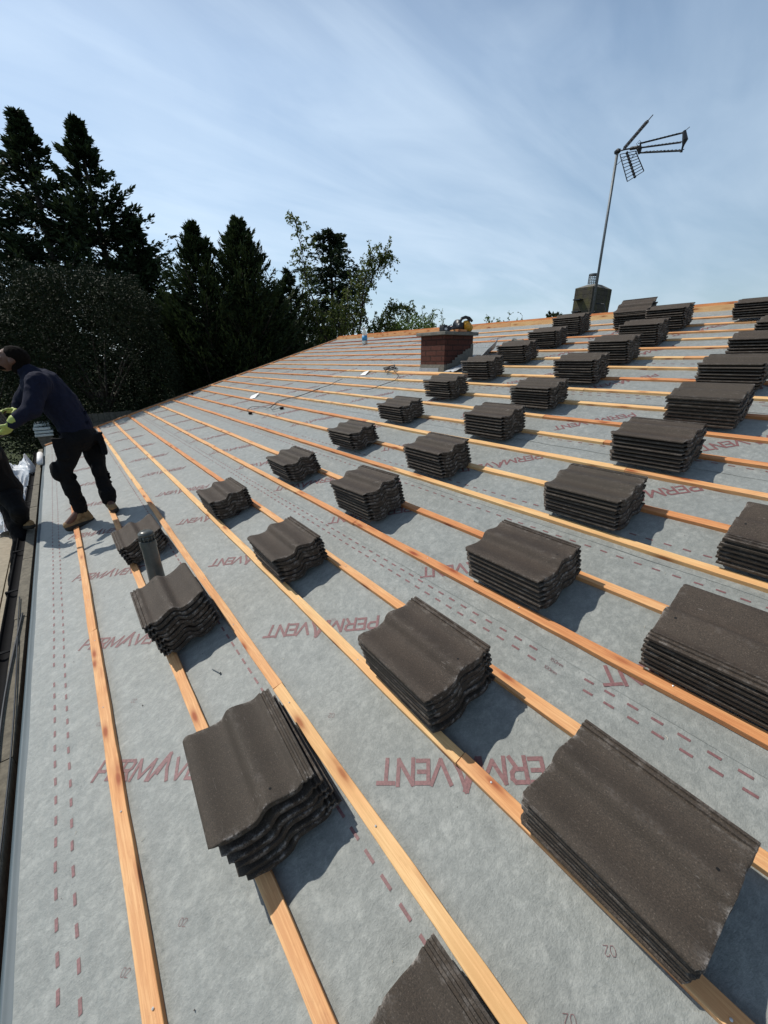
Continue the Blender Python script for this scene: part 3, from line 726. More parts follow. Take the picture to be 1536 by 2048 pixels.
mb=MB(); mb.tube([an((-3.60,4.62)),an((-3.64,4.55)),an((-3.70,4.52)),an((-3.72,4.60)),an((-3.66,4.56)),an((-3.68,4.47)),an((-3.76,4.58)),an((-3.9,4.5)),an((-3.905,4.2))],.005,5); mb.build('aerial_lead',M_BLACK,ae,True)

# ------------------------------------------------------------------ scaffold deck and clutter below the eaves
y=-.40; i=0
DK=-1.0
for r_ in range(6):
    x=-12.4+rnd.uniform(0,1)
    while x<1.2:
        L=rnd.uniform(2.6,3.8); mb=MB(); zz=DK+rnd.uniform(-.006,.006)
        mb.box((x,y-.22,zz-.038),(min(x+L-.02,1.4),y-.006,zz))
        tag(mb.build('scaffold_board',M_SAND),'dusty pale scaffold board in the working platform along the eaves','board','scaffold boards beside the eaves')
        x+=L
    y-=.226
for x in (-11.5,-9.4,-7.3,-3.0,-.6):
    mb=MB(); mb.tube([(x,-1.86,GROUND),(x,-1.86,.2)],.0242,10); tag(mb.build('scaffold_pole',M_STEEL,None,True),'galvanised scaffold standard carrying the platform beside the eaves','scaffold pole','scaffold standards')
    mb=MB(); mb.tube([(x+.06,-1.95,DK-.068),(x+.06,-.30,DK-.068)],.0242,8); tag(mb.build('scaffold_transom',M_STEEL,None,True),'galvanised scaffold cross tube under the boards','scaffold tube','scaffold transoms')
mb=MB()
P0=Vector((-4.75,-.325,DK+.002)); 
for R_,n_ in ((.036,20),):
    b=len(mb.v)
    prof=[(R_,0),(R_,.48),(R_-.004,.484),(R_-.006,.48),(R_-.006,.02)]
    for (r_,z) in prof:
        for k in range(n_): mb.v.append(P0+Vector((math.cos(k*2*math.pi/n_)*r_,math.sin(k*2*math.pi/n_)*r_,z)))
    for i in range(len(prof)-1):
        for k in range(n_): mb.f.append((b+i*n_+k,b+i*n_+(k+1)%n_,b+(i+1)*n_+(k+1)%n_,b+(i+1)*n_+k))
tag(mb.build('standing_pipe',M_TEAL,None,True),'open teal grey pipe standing upright on the platform by the gutter','pipe')
# white sheet
M_SHEET=simple('white_polythene',(.74,.76,.78),.38,var=.06)
mb=MB(); ns=90
def shp(s,t):
    n1=nz(s*2.2,t*2.6,2.); n2=nz(s*5.,t*6.,7.); n3=abs(nz(s*3.4+t*2,t*1.2,4.))
    H=math.sin(math.pi*min(1,.06+s*.92))**.8*min(1,t*4+.1)*min(1,(1-t)*3+.55)
    f1=(1-abs(nz(s*5.+t*2.5,t*3.5-s,11.))*2.4); f2=(1-abs(nz(s*10.-t*4,t*9.+s*3,5.))*2.2)
    return Vector((-10.5+1.9*s+.14*n2+.12*n1+.10*f2, -.86+.72*t+.07*n2+.04*f1, -.99+1.10*H*(.80+.28*n1)+(.13*f1+.07*f2)*H))
mb.v=[shp(i/ns,j/ns) for i in range(ns+1) for j in range(ns+1)]
mb.f=[(i*(ns+1)+j,i*(ns+1)+j+1,(i+1)*(ns+1)+j+1,(i+1)*(ns+1)+j) for i in range(ns) for j in range(ns)]
o=mb.build('polythene_sheet',M_SHEET,None,False); m_=o.modifiers.new('s','SOLIDIFY'); m_.thickness=.003
tag(o,'crumpled white plastic sheet heaped on the platform beside the far eaves','sheet')
mb=MB(); mb.tube([W(-10.1,-.06,.03),W(-9.15,-.045,.03)],.045,16); tag(mb.build('felt_roll',M_PAPER,None,True),'short white roll lying along the far end of the eaves','roll')
for i,(a_,b_,t) in enumerate((((-8.75,-.62,-.62),(-7.7,-.20,-.40),2),((-8.6,-.30,-.78),(-7.6,-.44,-.46),2),((-8.6,-.58,-.86),(-7.5,-.22,-.66),3),((-8.2,-.60,-.92),(-7.35,-.26,-.86),2),((-8.8,-.42,-.94),(-7.6,-.50,-.74),1))):
    A=Vector(a_);B_=Vector(b_); d=(B_-A).normalized(); s=d.cross(Vector((0,0,1))).normalized()*.028; u_=s.normalized().cross(d)*.024
    mb=MB(); mb.add([A-s-u_,A+s-u_,A+s+u_,A-s+u_,B_-s-u_,B_+s-u_,B_+s+u_,B_-s+u_],[(3,2,1,0),(4,5,6,7),(0,1,5,4),(1,2,6,5),(2,3,7,6),(3,0,4,7)])
    tag(mb.build('batten_offcut',WOOD[t]),'orange batten offcut dropped in the jumble beyond the dark figure','offcut','batten offcuts on the platform')
# weathered pallet-like stack on a pier beyond the gable
M_PALE=simple('pale_weathered_slab',(.50,.54,.51),.8,var=.25,scale=20.)
for k,(x,yy,z,wx,wy) in enumerate(((-12.55,.0,.06,.42,.17),(-12.60,.01,.13,.44,.17),(-12.62,-.01,.20,.42,.16),(-12.7,.0,.27,.36,.14))):
    mb=MB(); mb.box((x-wx,yy-wy,z),(x+wx,yy+wy,z+.052)); o=mb.build('stone_slab',M_PALE); bv=o.modifiers.new('b','BEVEL'); bv.width=.008
    tag(o,'pale weathered slab, %s of the pile beyond the gable'%['bottom','second','third','topmost'][k],'slab','pale slabs piled beyond the gable')
mb=MB()
mb.add([(-12.9,-.14,.058),(-12.2,-.14,.058),(-12.2,.14,.058),(-12.9,.14,.058),(-12.75,-.09,-.35),(-12.35,-.09,-.35),(-12.35,.09,-.35),(-12.75,.09,-.35),(-12.75,-.09,GROUND),(-12.35,-.09,GROUND),(-12.35,.09,GROUND),(-12.75,.09,GROUND)],[(0,1,2,3),(0,4,5,1),(1,5,6,2),(2,6,7,3),(3,7,4,0),(4,8,9,5),(5,9,10,6),(6,10,11,7),(7,11,8,4)])
tag(mb.build('stone_pier',M_SLAB),'grey rough pier tapering under the pale slabs beyond the gable','pier')

# ------------------------------------------------------------------ people
def capsule(mb,a,b_,ra,rb):
    a=Vector(a);b_=Vector(b_); n_=16
    mb.tube([a,a+(b_-a)*.5,b_],[ra,(ra+rb)/2,rb],n_)
    for c,r_ in ((a,ra),(b_,rb)): blob(mb,c,r_,0,n_=8,amp=0)
def ell(mb,c,r_,rot=None,n_=14):
    b=len(mb.v); R_=rot or Matrix.Identity(3)
    for i in range(n_+1):
        th=math.pi*i/n_
        for j in range(2*n_):
            ph=math.pi*j/n_; d=Vector((math.sin(th)*math.cos(ph)*r_[0],math.sin(th)*math.sin(ph)*r_[1],math.cos(th)*r_[2])); mb.v.append(Vector(c)+R_@d)
    for i in range(n_):
        for j in range(2*n_):
            a=b+i*2*n_+j; a2=b+i*2*n_+(j+1)%(2*n_); mb.f.append((a,a+2*n_,a2+2*n_,a2))
def remesh(mb,name,mat,parent,voxel,smooth_it=4,wr=0.,wf=9.,seed=0,vert=.5):
    o=mb.build(name,mat,None,True)
    m=o.modifiers.new('r','REMESH'); m.mode='VOXEL'; m.voxel_size=voxel
    s=o.modifiers.new('s','SMOOTH'); s.iterations=smooth_it; s.factor=.5
    dg=bpy.context.evaluated_depsgraph_get(); ev=o.evaluated_get(dg); me=D.meshes.new_from_object(ev)
    me.name=name; old=o.data; o.modifiers.clear(); o.data=me; D.meshes.remove(old)
    if wr:
        for v in me.vertices:
            p=v.co+o.location
            q=Vector((p.x*wf,p.y*wf,p.z*wf*vert))
            n1=noise.noise(q+Vector((seed,0,0))); n2=abs(noise.noise(q*2.1+Vector((0,seed,3))))
            v.co+=v.normal*(wr*(n1*1.3-n2*1.2))
    me.polygons.foreach_set('use_smooth',[True]*len(me.polygons)); me.update()
    if not me.materials: me.materials.append(mat)
    if parent is not None: place(o,parent,Vector(o.location))
    return o
M_SKIN=simple('skin',(.13,.060,.038),.55,var=.15); M_HAIR=simple('dark_hair',(.008,.006,.005),.9,var=.4,scale=90.,spec=.08)
M_NAVY=simple('navy_fleece',(.011,.013,.029),.9,var=.25,scale=40.,bump=.3,spec=.2); M_BLKT=simple('black_trousers',(.005,.005,.006),.85,var=.3,scale=30.,spec=.2)
M_BOOT=simple('tan_leather',(.27,.17,.08),.75,var=.35,scale=25.,bump=.3); M_SOLE=simple('dark_sole',(.03,.025,.02),.8); M_GLOVE=simple('yellow_green_glove',(.42,.50,.13),.6,var=.2,scale=30.)
M_LOGO=simple('grey_print',(.14,.14,.17),.7)
def q(y,z,X=-4.9,Xr=-4.9):
    k=X/Xr; return Vector((X,.527+(y-.527)*k,1.68+(z-1.68)*k))
# joints
pel=q(.575,1.00); wai=q(.55,1.15); mid=q(.495,1.31); chs=q(.42,1.46); nb=q(.36,1.575,-4.92); hd=q(.255,1.70,-4.93)
sL=q(.39,1.50,-4.74); eL=q(.285,1.275,-4.66); wL=q(.115,1.165,-4.68)
sR=q(.36,1.51,-5.08); eR=q(.245,1.355,-5.16); wR=q(.185,1.275,-5.12)
hL=q(.51,.97,-4.83); kL=q(.375,.68,-4.86); aL=q(.405,.27,-4.93)
hR=q(.64,.98,-5.0); kR=q(.655,.65,-4.97); aR=q(.665,.31,-4.92)
HR=Matrix.Rotation(math.radians(-28),3,'X')   # head bowed towards -Y (face looks left and down)
def head(mb,c,s=1.):
    ell(mb,c+HR@Vector((0,.012,.025))*s,Vector((.076,.094,.088))*s,HR)
    ell(mb,c+HR@Vector((0,-.026,-.035))*s,Vector((.058,.066,.078))*s,HR)
    ell(mb,c+HR@Vector((0,-.072,-.088))*s,Vector((.026,.022,.020))*s,HR)           # chin
    capsule(mb,c+HR@Vector((0,-.092,.012))*s,c+HR@Vector((0,-.112,-.030))*s,.010*s,.0155*s)  # nose
    ell(mb,c+HR@Vector((0,-.082,.026))*s,Vector((.046,.016,.010))*s,HR)           # brow
    ell(mb,c+HR@Vector((0,-.090,-.058))*s,Vector((.024,.012,.007))*s,HR); ell(mb,c+HR@Vector((0,-.088,-.069))*s,Vector((.021,.012,.007))*s,HR)
    for sx in (-1,1):
        ell(mb,c+HR@Vector((sx*.046,-.066,-.022))*s,Vector((.018,.014,.014))*s,HR)
        ell(mb,c+HR@Vector((sx*.078,.010,-.012))*s,Vector((.010,.020,.031))*s,HR)
def hand(mb,w,d,pn,side,grip=.9,s=1.,th=1):
    """w wrist, d direction of palm, pn palm normal (fingers curl towards it), side thumb side"""
    d=Vector(d).normalized(); pn=(Vector(pn)-d*Vector(pn).dot(d)).normalized(); sd=d.cross(pn).normalized()*side
    w=Vector(w)
    for k in range(4):
        o_=(k-1.5)*.020*s; capsule(mb,w+sd*o_*.7,w+d*.085*s+sd*o_,.017*s,.0125*s)
    for k,L in enumerate((.066,.078,.073,.056)):
        o_=(1.5-k)*.021*s; p=w+d*.088*s+sd*o_; a=.35*grip; r_=.0105*s
        for seg,(fr,da) in enumerate(((.45,.6),(.32,.75),(.23,.5))):
            q_=p+(d*math.cos(a)+pn*math.sin(a))*L*fr*s; capsule(mb,p,q_,r_,r_*.9); p=q_; r_*=.9; a+=da*grip
    p=w+d*.025*s+sd*.030*s
    q_=p+(d*.55+sd*.6+pn*.35).normalized()*.042*s; capsule(mb,p,q_,.0145*s,.0125*s); capsule(mb,q_,q_+(d*.7+sd*.05+pn*.6).normalized()*.034*s,.0125*s,.010*s)
def boot(mb,sole,heel,toe,ank,up):
    heel=Vector(heel);toe=Vector(toe);ank=Vector(ank)
    capsule(mb,heel+up*.045,ank+up*.02,.044,.054); capsule(mb,heel+up*.04,toe+up*.032,.043,.040); capsule(mb,ank,heel+(toe-heel)*.6+up*.045,.047,.036)
    capsule(sole,heel+up*.006,toe+up*.004,.043,.041)
def fig_body(mb,J):
    ell(mb,J['pel'],(.15,.11,.12)); capsule(mb,J['pel'],J['wai'],.105,.10); capsule(mb,J['wai'],J['chs'],.10,.11)
    capsule(mb,J['chs'],J['nb'],.12,.065); capsule(mb,J['nb'],J['hd'],.055,.055)
    for s in 'LR':
        capsule(mb,J['chs'],J['s'+s],.085,.055); capsule(mb,J['s'+s],J['e'+s],.052,.042); capsule(mb,J['e'+s],J['w'+s],.040,.027)
        capsule(mb,J['pel'],J['h'+s],.095,.08); capsule(mb,J['h'+s],J['k'+s],.082,.055); capsule(mb,J['k'+s],J['a'+s],.054,.036)
J1=dict(pel=pel,wai=wai,mid=mid,chs=chs,nb=nb,hd=hd,sL=sL,eL=eL,wL=wL,sR=sR,eR=eR,wR=wR,hL=hL,kL=kL,aL=aL,hR=hR,kR=kR,aR=aR)
mb=MB(); fig_body(mb,J1); head(mb,hd)
hand(mb,wL,q(.01,1.05,-4.74)-wL,(-.5,-.5,.2),-1,.8,.85); hand(mb,wR,q(.09,1.285,-5.06)-wR,(.3,.1,-1),1,.8,.85)
heL=q(.465,.125,-4.98);toL=q(.275,.098,-4.90); heR=q(.66,.262,-4.99);toR=q(.69,.195,-4.83)
capsule(mb,aL,toL+NRM*.04,.034,.03); capsule(mb,aR,toR+NRM*.04,.034,.03)
p1=remesh(mb,'person',M_SKIN,None,.0075,3)
tag(p1,'man in navy top and black trousers bending on the battens to take a tile','person'); WL['person']=Vector(p1.location)
# clothing
mb=MB()
capsule(mb,wai+Vector((0,.01,-.07)),wai,.150,.150); capsule(mb,wai,mid,.150,.158); capsule(mb,mid,chs,.158,.166); capsule(mb,chs,nb+Vector((0,.0,-.01)),.148,.088)
capsule(mb,nb,nb+(hd-nb)*.30,.078,.070)
for s,S_ in (('L',-1),('R',1)):
    capsule(mb,chs,J1['s'+s],.140,.098); capsule(mb,J1['s'+s],J1['e'+s],.090,.074); capsule(mb,J1['e'+s],J1['w'+s],.072,.046)
remesh(mb,'jumper',M_NAVY,p1,.009,2,.011,9.,3)
mb=MB()
ell(mb,pel+Vector((0,.01,.0)),(.175,.135,.14)); capsule(mb,pel,wai+Vector((0,0,-.11)),.150,.142)
for s in 'LR':
    capsule(mb,pel,J1['h'+s],.12,.108); capsule(mb,J1['h'+s],J1['k'+s],.102,.074); capsule(mb,J1['k'+s],J1['a'+s]+Vector((0,0,.03)),.074,.064); capsule(mb,J1['a'+s]+Vector((0,0,.09)),J1['a'+s]+Vector((0,0,.01)),.078,.066)
# knee pads and hanging pockets
ell(mb,kL+Vector((.0,-.055,.0)),(.07,.055,.10)); ell(mb,kR+Vector((.05,-.03,.0)),(.055,.05,.09))
mb.box((pel.x-.05,pel.y+.13,pel.z-.20),(pel.x+.10,pel.y+.185,pel.z+.02)); mb.box((hL.x+.02,hL.y-.155,hL.z-.17),(hL.x+.10,hL.y-.06,hL.z+.04))
remesh(mb,'work_trousers',M_BLKT,p1,.009,2,.012,9.,11,.8)
mb=MB(); hc=hd+HR@Vector((0,.020,.033)); ell(mb,hc+HR@Vector((0,.004,.010)),(.084,.099,.089),HR); ell(mb,hd+HR@Vector((0,.058,-.015)),(.073,.056,.085),HR)
remesh(mb,'hair',M_HAIR,p1,.006,2,.003,40.,5)
mb=MB(); ell(mb,hd+HR@Vector((0,-.036,-.082)),(.050,.050,.028),HR)
remesh(mb,'beard',M_HAIR,p1,.006,2,.002,50.,6)
for (w_,d_,pn_,sd_,g_) in ((wL,q(.01,1.05,-4.74)-wL,(-.5,-.5,.2),-1,.8),(wR,q(.09,1.285,-5.06)-wR,(.3,.1,-1),1,.8)):
    mb=MB(); hand(mb,w_,d_,pn_,sd_,g_,1.08); d_=Vector(d_).normalized(); capsule(mb,w_-d_*.05,w_+d_*.02,.042,.034)
    remesh(mb,'glove',M_GLOVE,p1,.0045,2,.002,30.,2)
for (he,to,an_) in ((heL,toL,aL),(heR,toR,aR)):
    mb=MB(); so=MB(); boot(mb,so,he,to,an_,NRM); bo=remesh(mb,'boot',M_BOOT,p1,.006,2,.004,22.,4); remesh(so,'boot_sole',M_SOLE,bo,.006,1)
    mb=MB()
    for k in range(4):
        c=he+(to-he)*(.50+.08*k)+NRM*(.098-.012*k); d=(to-he).normalized().cross(NRM)*.022; mb.tube([c-d,c+NRM*.004,c+d],.003,5)
    mb.build('boot_laces',M_SOLE,bo)
# tile being handed over
o=D.objects.new('roof_tile',TM[0][2]); COL.objects.link(o); o.matrix_world=Matrix.Translation((-5.0,-.08,1.20))@Matrix.Rotation(math.radians(62),4,'Y')@Matrix.Rotation(math.radians(20),4,'X')@Matrix.Rotation(.4,4,'Z')
tag(o,'dark tile held between the gloved hands of the bending man','roof tile',None,'thing')
# second worker, dark silhouette at the left edge, one boot up on the eaves
def q2(y,z,X=-5.9): 
    k=X/-5.9; return Vector((X,.527+(y-.527)*k,1.68+(z-1.68)*k))
J2=dict(pel=q2(-.20,.32,-5.75),wai=q2(-.235,.47,-5.72),chs=q2(-.265,.74,-5.7),nb=q2(-.26,.90,-5.65),hd=q2(-.25,1.02,-5.6),
 sL=q2(-.22,.80,-5.45),eL=q2(-.26,.62,-5.3),wL=q2(-.26,.86,-5.2),sR=q2(-.25,.80,-5.95),eR=q2(-.22,.66,-6.0),wR=q2(-.18,.95,-5.7),
 hL=q2(-.19,.27,-5.62),kL=q2(-.165,.10,-5.50),aL=q2(-.175,-.06,-5.66),hR=q2(-.22,.27,-5.80),kR=q2(-.235,-.26,-5.60),aR=q2(-.42,-.80,-5.85))
mb=MB(); fig_body(mb,J2); head(mb,J2['hd'])
hand(mb,J2['wL'],(0,.2,1),(.2,1,0),1,.5,.9); hand(mb,J2['wR'],(0,.2,1),(.2,1,0),-1,.5,.9)
he2=J2['aL']+Vector((-.03,-.03,-.045)); to2=he2+Vector((.10,.10,.022)); he3=Vector((-6.05,-.50,DK+.02)); to3=he3+Vector((.14,.17,0))
capsule(mb,J2['aL'],to2,.034,.03); capsule(mb,J2['aR'],to3+Vector((0,0,.04)),.034,.03)
p2=remesh(mb,'person',M_SKIN,None,.009,3); WL[p2.name]=Vector(p2.location)
tag(p2,'worker in black clothes at the left edge with one boot up on the eaves','person')
mb=MB()
capsule(mb,J2['pel']+Vector((0,0,.05)),J2['wai'],.15,.15); capsule(mb,J2['wai'],J2['chs'],.15,.165); capsule(mb,J2['chs'],J2['nb'],.14,.08)
for s in 'LR': capsule(mb,J2['chs'],J2['s'+s],.12,.09); capsule(mb,J2['s'+s],J2['e'+s],.08,.064); capsule(mb,J2['e'+s],J2['wL' if s=='L' else 'wR'],.06,.042)
remesh(mb,'jacket',M_BLKT,p2,.011,3,.010,8.,3)
mb=MB(); ell(mb,J2['pel'],(.17,.13,.15))
for s in 'LR': capsule(mb,J2['pel'],J2['h'+s],.115,.105); capsule(mb,J2['h'+s],J2['k'+s],.100,.078); capsule(mb,J2['k'+s],J2['a'+s]+Vector((0,0,.03)),.084,.072)
remesh(mb,'work_trousers',M_BLKT,p2,.011,2,.011,9.,15,.8)
mb=MB(); ell(mb,J2['hd']+HR@Vector((0,.02,.033)),(.083,.092,.088),HR); remesh(mb,'hair',M_HAIR,p2,.008,2)
for (w_,sd_) in ((J2['wL'],1),(J2['wR'],-1)):
    mb=MB(); hand(mb,w_,(0,.2,1),(.2,1,0),sd_,.5,1.05); remesh(mb,'glove',M_GLOVE,p2,.006,2)
for (he,to,an_) in ((he2,to2,J2['aL']),(he3,to3,J2['aR'])):
    mb=MB(); so=MB(); boot(mb,so,he,to,an_,Vector((0,0,1))); bo=remesh(mb,'boot',M_BOOT,p2,.007,2,.004,22.,4); remesh(so,'boot_sole',M_SOLE,bo,.007,1)

# ------------------------------------------------------------------ ground
def ground_mat():
    m,nt,b=mat_new('lawn'); n=N(nt); v=n.coord('Object')
    f=n.noise(v,.6,6,.65); f2=n.noise(v,9.,4,.7)
    c=n.mix(n.ramp(f,[(.35,0.),(.65,1.)]),(.035,.055,.018),(.075,.085,.035)); c=n.mix(n.ramp(f2,[(.4,.5),(.6,0.)]),c,(.03,.03,.018))
    n.link(c,b.inputs['Base Color']); b.inputs['Roughness'].default_value=.95; b.inputs['Specular IOR Level'].default_value=.1; n.bump(f2,.8,.06,b); return m
S_=900.
tag(obj('ground',[(-S_,-S_,GROUND),(S_,-S_,GROUND),(S_,S_,GROUND),(-S_,S_,GROUND)],[(0,1,2,3)],ground_mat()),kind='structure')
mb=MB(); mb.box((-13,-2.6,GROUND+.001),(3,.34,GROUND+.05)); tag(mb.build('path',M_SLAB),kind='structure')
# fence beyond the gable
M_FENCE=simple('silvered_fence_timber',(.10,.095,.075),.85,var=.45,scale=14.,bump=.4)
fe=empty('garden_fence',(-12.3,2.6,GROUND),'grey vertical board fence in the shade just past the roof edge','fence')
mb=MB(); y=.75
while y<5.:
    mb.box((-12.32+rnd.uniform(-.004,.004),y,GROUND),(-12.30,y+.118,.47+rnd.uniform(-.012,.012)+.0*y)); y+=.125
mb.build('fence_boards',M_FENCE,fe)
for y in (.72,2.5,4.3):
    mb=MB(); mb.box((-12.298,y,GROUND),(-12.20,y+.09,.53)); mb.build('fence_post',M_FENCE,fe)
mb=MB(); mb.box((-12.298,.82,.18),(-12.25,2.49,.25)); mb.box((-12.298,2.6,.18),(-12.25,4.29,.25)); mb.build('fence_rail',M_FENCE,fe)

# ------------------------------------------------------------------ vegetation
rng=np.random.default_rng(11)
def leaf_mat(name,c1,c2,rough=.5,trans=0.,spec=.3):
    m,nt,b=mat_new(name); n=N(nt)
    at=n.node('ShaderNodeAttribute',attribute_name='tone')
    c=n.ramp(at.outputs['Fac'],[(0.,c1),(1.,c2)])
    n.link(c,b.inputs['Base Color']); b.inputs['Roughness'].default_value=rough; b.inputs['Specular IOR Level'].default_value=spec
    if trans:
        tr=n.node('ShaderNodeBsdfTranslucent'); n.link(c,tr.inputs[0]); mx=n.node('ShaderNodeMixShader'); mx.inputs[0].default_value=trans
        out=[x for x in nt.nodes if x.type=='OUTPUT_MATERIAL'][0]
        n.link(b.outputs[0],mx.inputs[1]); n.link(tr.outputs[0],mx.inputs[2]); n.link(mx.outputs[0],out.inputs[0])
    return m
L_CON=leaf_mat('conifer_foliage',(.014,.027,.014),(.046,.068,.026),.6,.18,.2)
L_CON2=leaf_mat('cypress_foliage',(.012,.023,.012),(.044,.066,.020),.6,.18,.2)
L_HOLLY=leaf_mat('holly_leaf',(.014,.023,.012),(.030,.040,.018),.65,.03,.14)
L_BIRCH=leaf_mat('birch_leaf',(.060,.085,.018),(.14,.175,.040),.5,.42)
L_BUSH=leaf_mat('shrub_leaf',(.07,.12,.022),(.15,.22,.045),.5,.40)
M_BARK=simple('bark',(.045,.036,.028),.9,var=.4,scale=14.,bump=.6)
def unit(a): return a/np.maximum(1e-9,np.linalg.norm(a,axis=1))[:,None]
def leaves(name,P,Dv,Ln,Wd,mat,parent,tone=None,fold=.15):
    n_=len(P); Dv=unit(Dv); R_=unit(rng.normal(size=(n_,3))); S_=unit(np.cross(Dv,R_)); Nn=np.cross(S_,Dv)
    L=Ln[:,None]; w=Wd[:,None]
    V=np.empty((n_,4,3)); V[:,0]=P; V[:,1]=P+Dv*L*.45+S_*w*.5+Nn*w*fold; V[:,2]=P+Dv*L; V[:,3]=P+Dv*L*.45-S_*w*.5+Nn*w*fold
    V=V.reshape(-1,3); c=V.mean(axis=0); V=V-c
    me=D.meshes.new(name); me.vertices.add(n_*4); me.vertices.foreach_set('co',V.ravel())
    me.loops.add(n_*4); me.loops.foreach_set('vertex_index',np.arange(n_*4,dtype=np.int32))
    me.polygons.add(n_); me.polygons.foreach_set('loop_start',np.arange(0,n_*4,4,dtype=np.int32)); 
    me.update(calc_edges=True)
    a=me.attributes.new('tone','FLOAT','POINT'); t=np.repeat(rng.random(n_) if tone is None else tone,4); a.data.foreach_set('value',t.astype(np.float32))
    me.materials.append(mat); o=D.objects.new(name,me); COL.objects.link(o); place(o,parent,Vector(c)); return o
def conifer(x,y,ztop,R,label,mat=L_CON,nb=320,per=44,lf=(.16,.34),wd=.05,up=.45,droop=.0,seed=1,zlow=-1.0,group=None,lean=(0,0),topspike=1.):
    """R: list of (depth below the top, radius)"""
    r=np.random.default_rng(seed)
    t=empty('conifer_tree',(x,y,GROUND),label,'tree',group)
    H=ztop-zlow; ds=np.array([a for a,_ in R]); rs=np.array([b_ for _,b_ in R])
    dep=H*r.random(nb)**.9; dep[:9]=np.linspace(.08,.9,9)
    az=r.random(nb)*2*math.pi
    rad=np.interp(dep,ds,rs)*(.50+.72*r.random(nb)**1.4); 
    P=[];Dd=[];Ln=[];Tn=[];mb=MB()
    mb.tube([(x,y,GROUND),(x,y,GROUND+(ztop-GROUND)*.5),(x+lean[0]*.7,y+lean[1]*.7,ztop-.6),(x+lean[0],y+lean[1],ztop-.1)],[.22,.13,.04,.012],8)
    for i in range(nb):
        f=dep[i]/H; cx=x+lean[0]*(1-f); cy=y+lean[1]*(1-f); ztip=ztop-dep[i]
        d=np.array([math.cos(az[i]),math.sin(az[i]),0.]); rr=rad[i]
        s0=np.array([cx,cy,ztip-rr*up]); 
        def bp(s): return s0+d*rr*s+np.array([0,0,rr*up*(s**1.6)-droop*rr*s*s])
        if i%5==0 and rr>.4: mb.tube([tuple(bp(0)),tuple(bp(.5)),tuple(bp(.95))],[.035,.022,.008],5,False)
        s=.15+.85*r.random(per)**.7
        sd=np.cross(d,[0,0,1.])
        for sk in s:
            c=bp(sk)+sd*r.normal()*(.05+rr*.11*(1.15-sk))+np.array([0,0,r.normal()*(.02+rr*.035)])
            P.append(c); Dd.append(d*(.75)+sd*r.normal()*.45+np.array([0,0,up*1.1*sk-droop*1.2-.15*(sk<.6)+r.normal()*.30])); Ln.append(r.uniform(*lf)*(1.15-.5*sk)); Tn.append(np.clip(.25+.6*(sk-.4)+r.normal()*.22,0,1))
        # feathery tip
        for _ in range(9):
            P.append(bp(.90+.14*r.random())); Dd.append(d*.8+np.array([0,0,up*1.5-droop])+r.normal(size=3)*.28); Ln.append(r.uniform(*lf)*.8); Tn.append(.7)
    # leader
    for k in range(int(90*topspike)):
        z=ztop-.9*r.random()**1.3; P.append(np.array([x+lean[0]+r.normal()*.03,y+lean[1]+r.normal()*.03,z-.12])); Dd.append(np.array([r.normal()*.5,r.normal()*.5,.9])); Ln.append(r.uniform(.12,.26)); Tn.append(.6)
    mb.build('trunk',M_BARK,t,True)
    Ln=np.array(Ln)
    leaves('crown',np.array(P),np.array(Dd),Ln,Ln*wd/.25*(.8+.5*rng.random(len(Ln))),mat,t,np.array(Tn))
    return t
G_='tall conifers beyond the far gable'
TR=[(0,.03),(.5,.26),(1.1,.66),(2,1.30),(3.2,2.0),(5,2.6),(10,3.0)]
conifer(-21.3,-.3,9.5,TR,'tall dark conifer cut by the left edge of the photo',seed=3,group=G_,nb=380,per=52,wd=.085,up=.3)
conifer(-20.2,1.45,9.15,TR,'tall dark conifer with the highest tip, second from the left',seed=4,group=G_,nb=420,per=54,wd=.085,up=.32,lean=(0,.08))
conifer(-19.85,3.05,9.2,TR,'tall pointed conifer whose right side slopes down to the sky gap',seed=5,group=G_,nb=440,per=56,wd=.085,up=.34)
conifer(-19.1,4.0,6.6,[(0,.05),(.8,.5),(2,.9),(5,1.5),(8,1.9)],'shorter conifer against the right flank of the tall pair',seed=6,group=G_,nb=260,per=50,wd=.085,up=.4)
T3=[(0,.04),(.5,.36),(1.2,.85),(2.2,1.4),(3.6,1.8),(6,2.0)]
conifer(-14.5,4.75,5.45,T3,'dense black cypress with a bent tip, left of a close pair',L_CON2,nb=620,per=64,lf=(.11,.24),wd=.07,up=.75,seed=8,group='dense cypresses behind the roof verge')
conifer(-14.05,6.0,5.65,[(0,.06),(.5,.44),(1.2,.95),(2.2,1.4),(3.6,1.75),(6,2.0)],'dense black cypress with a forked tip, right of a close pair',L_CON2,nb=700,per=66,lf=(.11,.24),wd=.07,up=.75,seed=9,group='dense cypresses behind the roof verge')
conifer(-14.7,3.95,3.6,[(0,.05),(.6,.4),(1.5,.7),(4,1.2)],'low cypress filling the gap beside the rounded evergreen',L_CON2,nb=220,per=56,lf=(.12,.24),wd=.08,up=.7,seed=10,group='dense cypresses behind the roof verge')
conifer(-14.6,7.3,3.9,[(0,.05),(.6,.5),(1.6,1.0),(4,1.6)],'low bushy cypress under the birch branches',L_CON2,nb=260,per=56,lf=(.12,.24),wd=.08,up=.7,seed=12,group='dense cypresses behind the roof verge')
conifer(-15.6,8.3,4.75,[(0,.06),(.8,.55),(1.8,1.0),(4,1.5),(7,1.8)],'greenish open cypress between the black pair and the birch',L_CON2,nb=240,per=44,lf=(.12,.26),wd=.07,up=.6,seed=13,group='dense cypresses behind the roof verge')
conifer(-20.4,13.15,7.75,[(0,.5),(.5,1.05),(1.3,1.6),(2.6,1.8),(4,1.6),(6,1.7)],'dark broad topped conifer standing behind the birch',L_CON,nb=420,per=52,lf=(.14,.32),wd=.09,up=.25,droop=.25,seed=14)
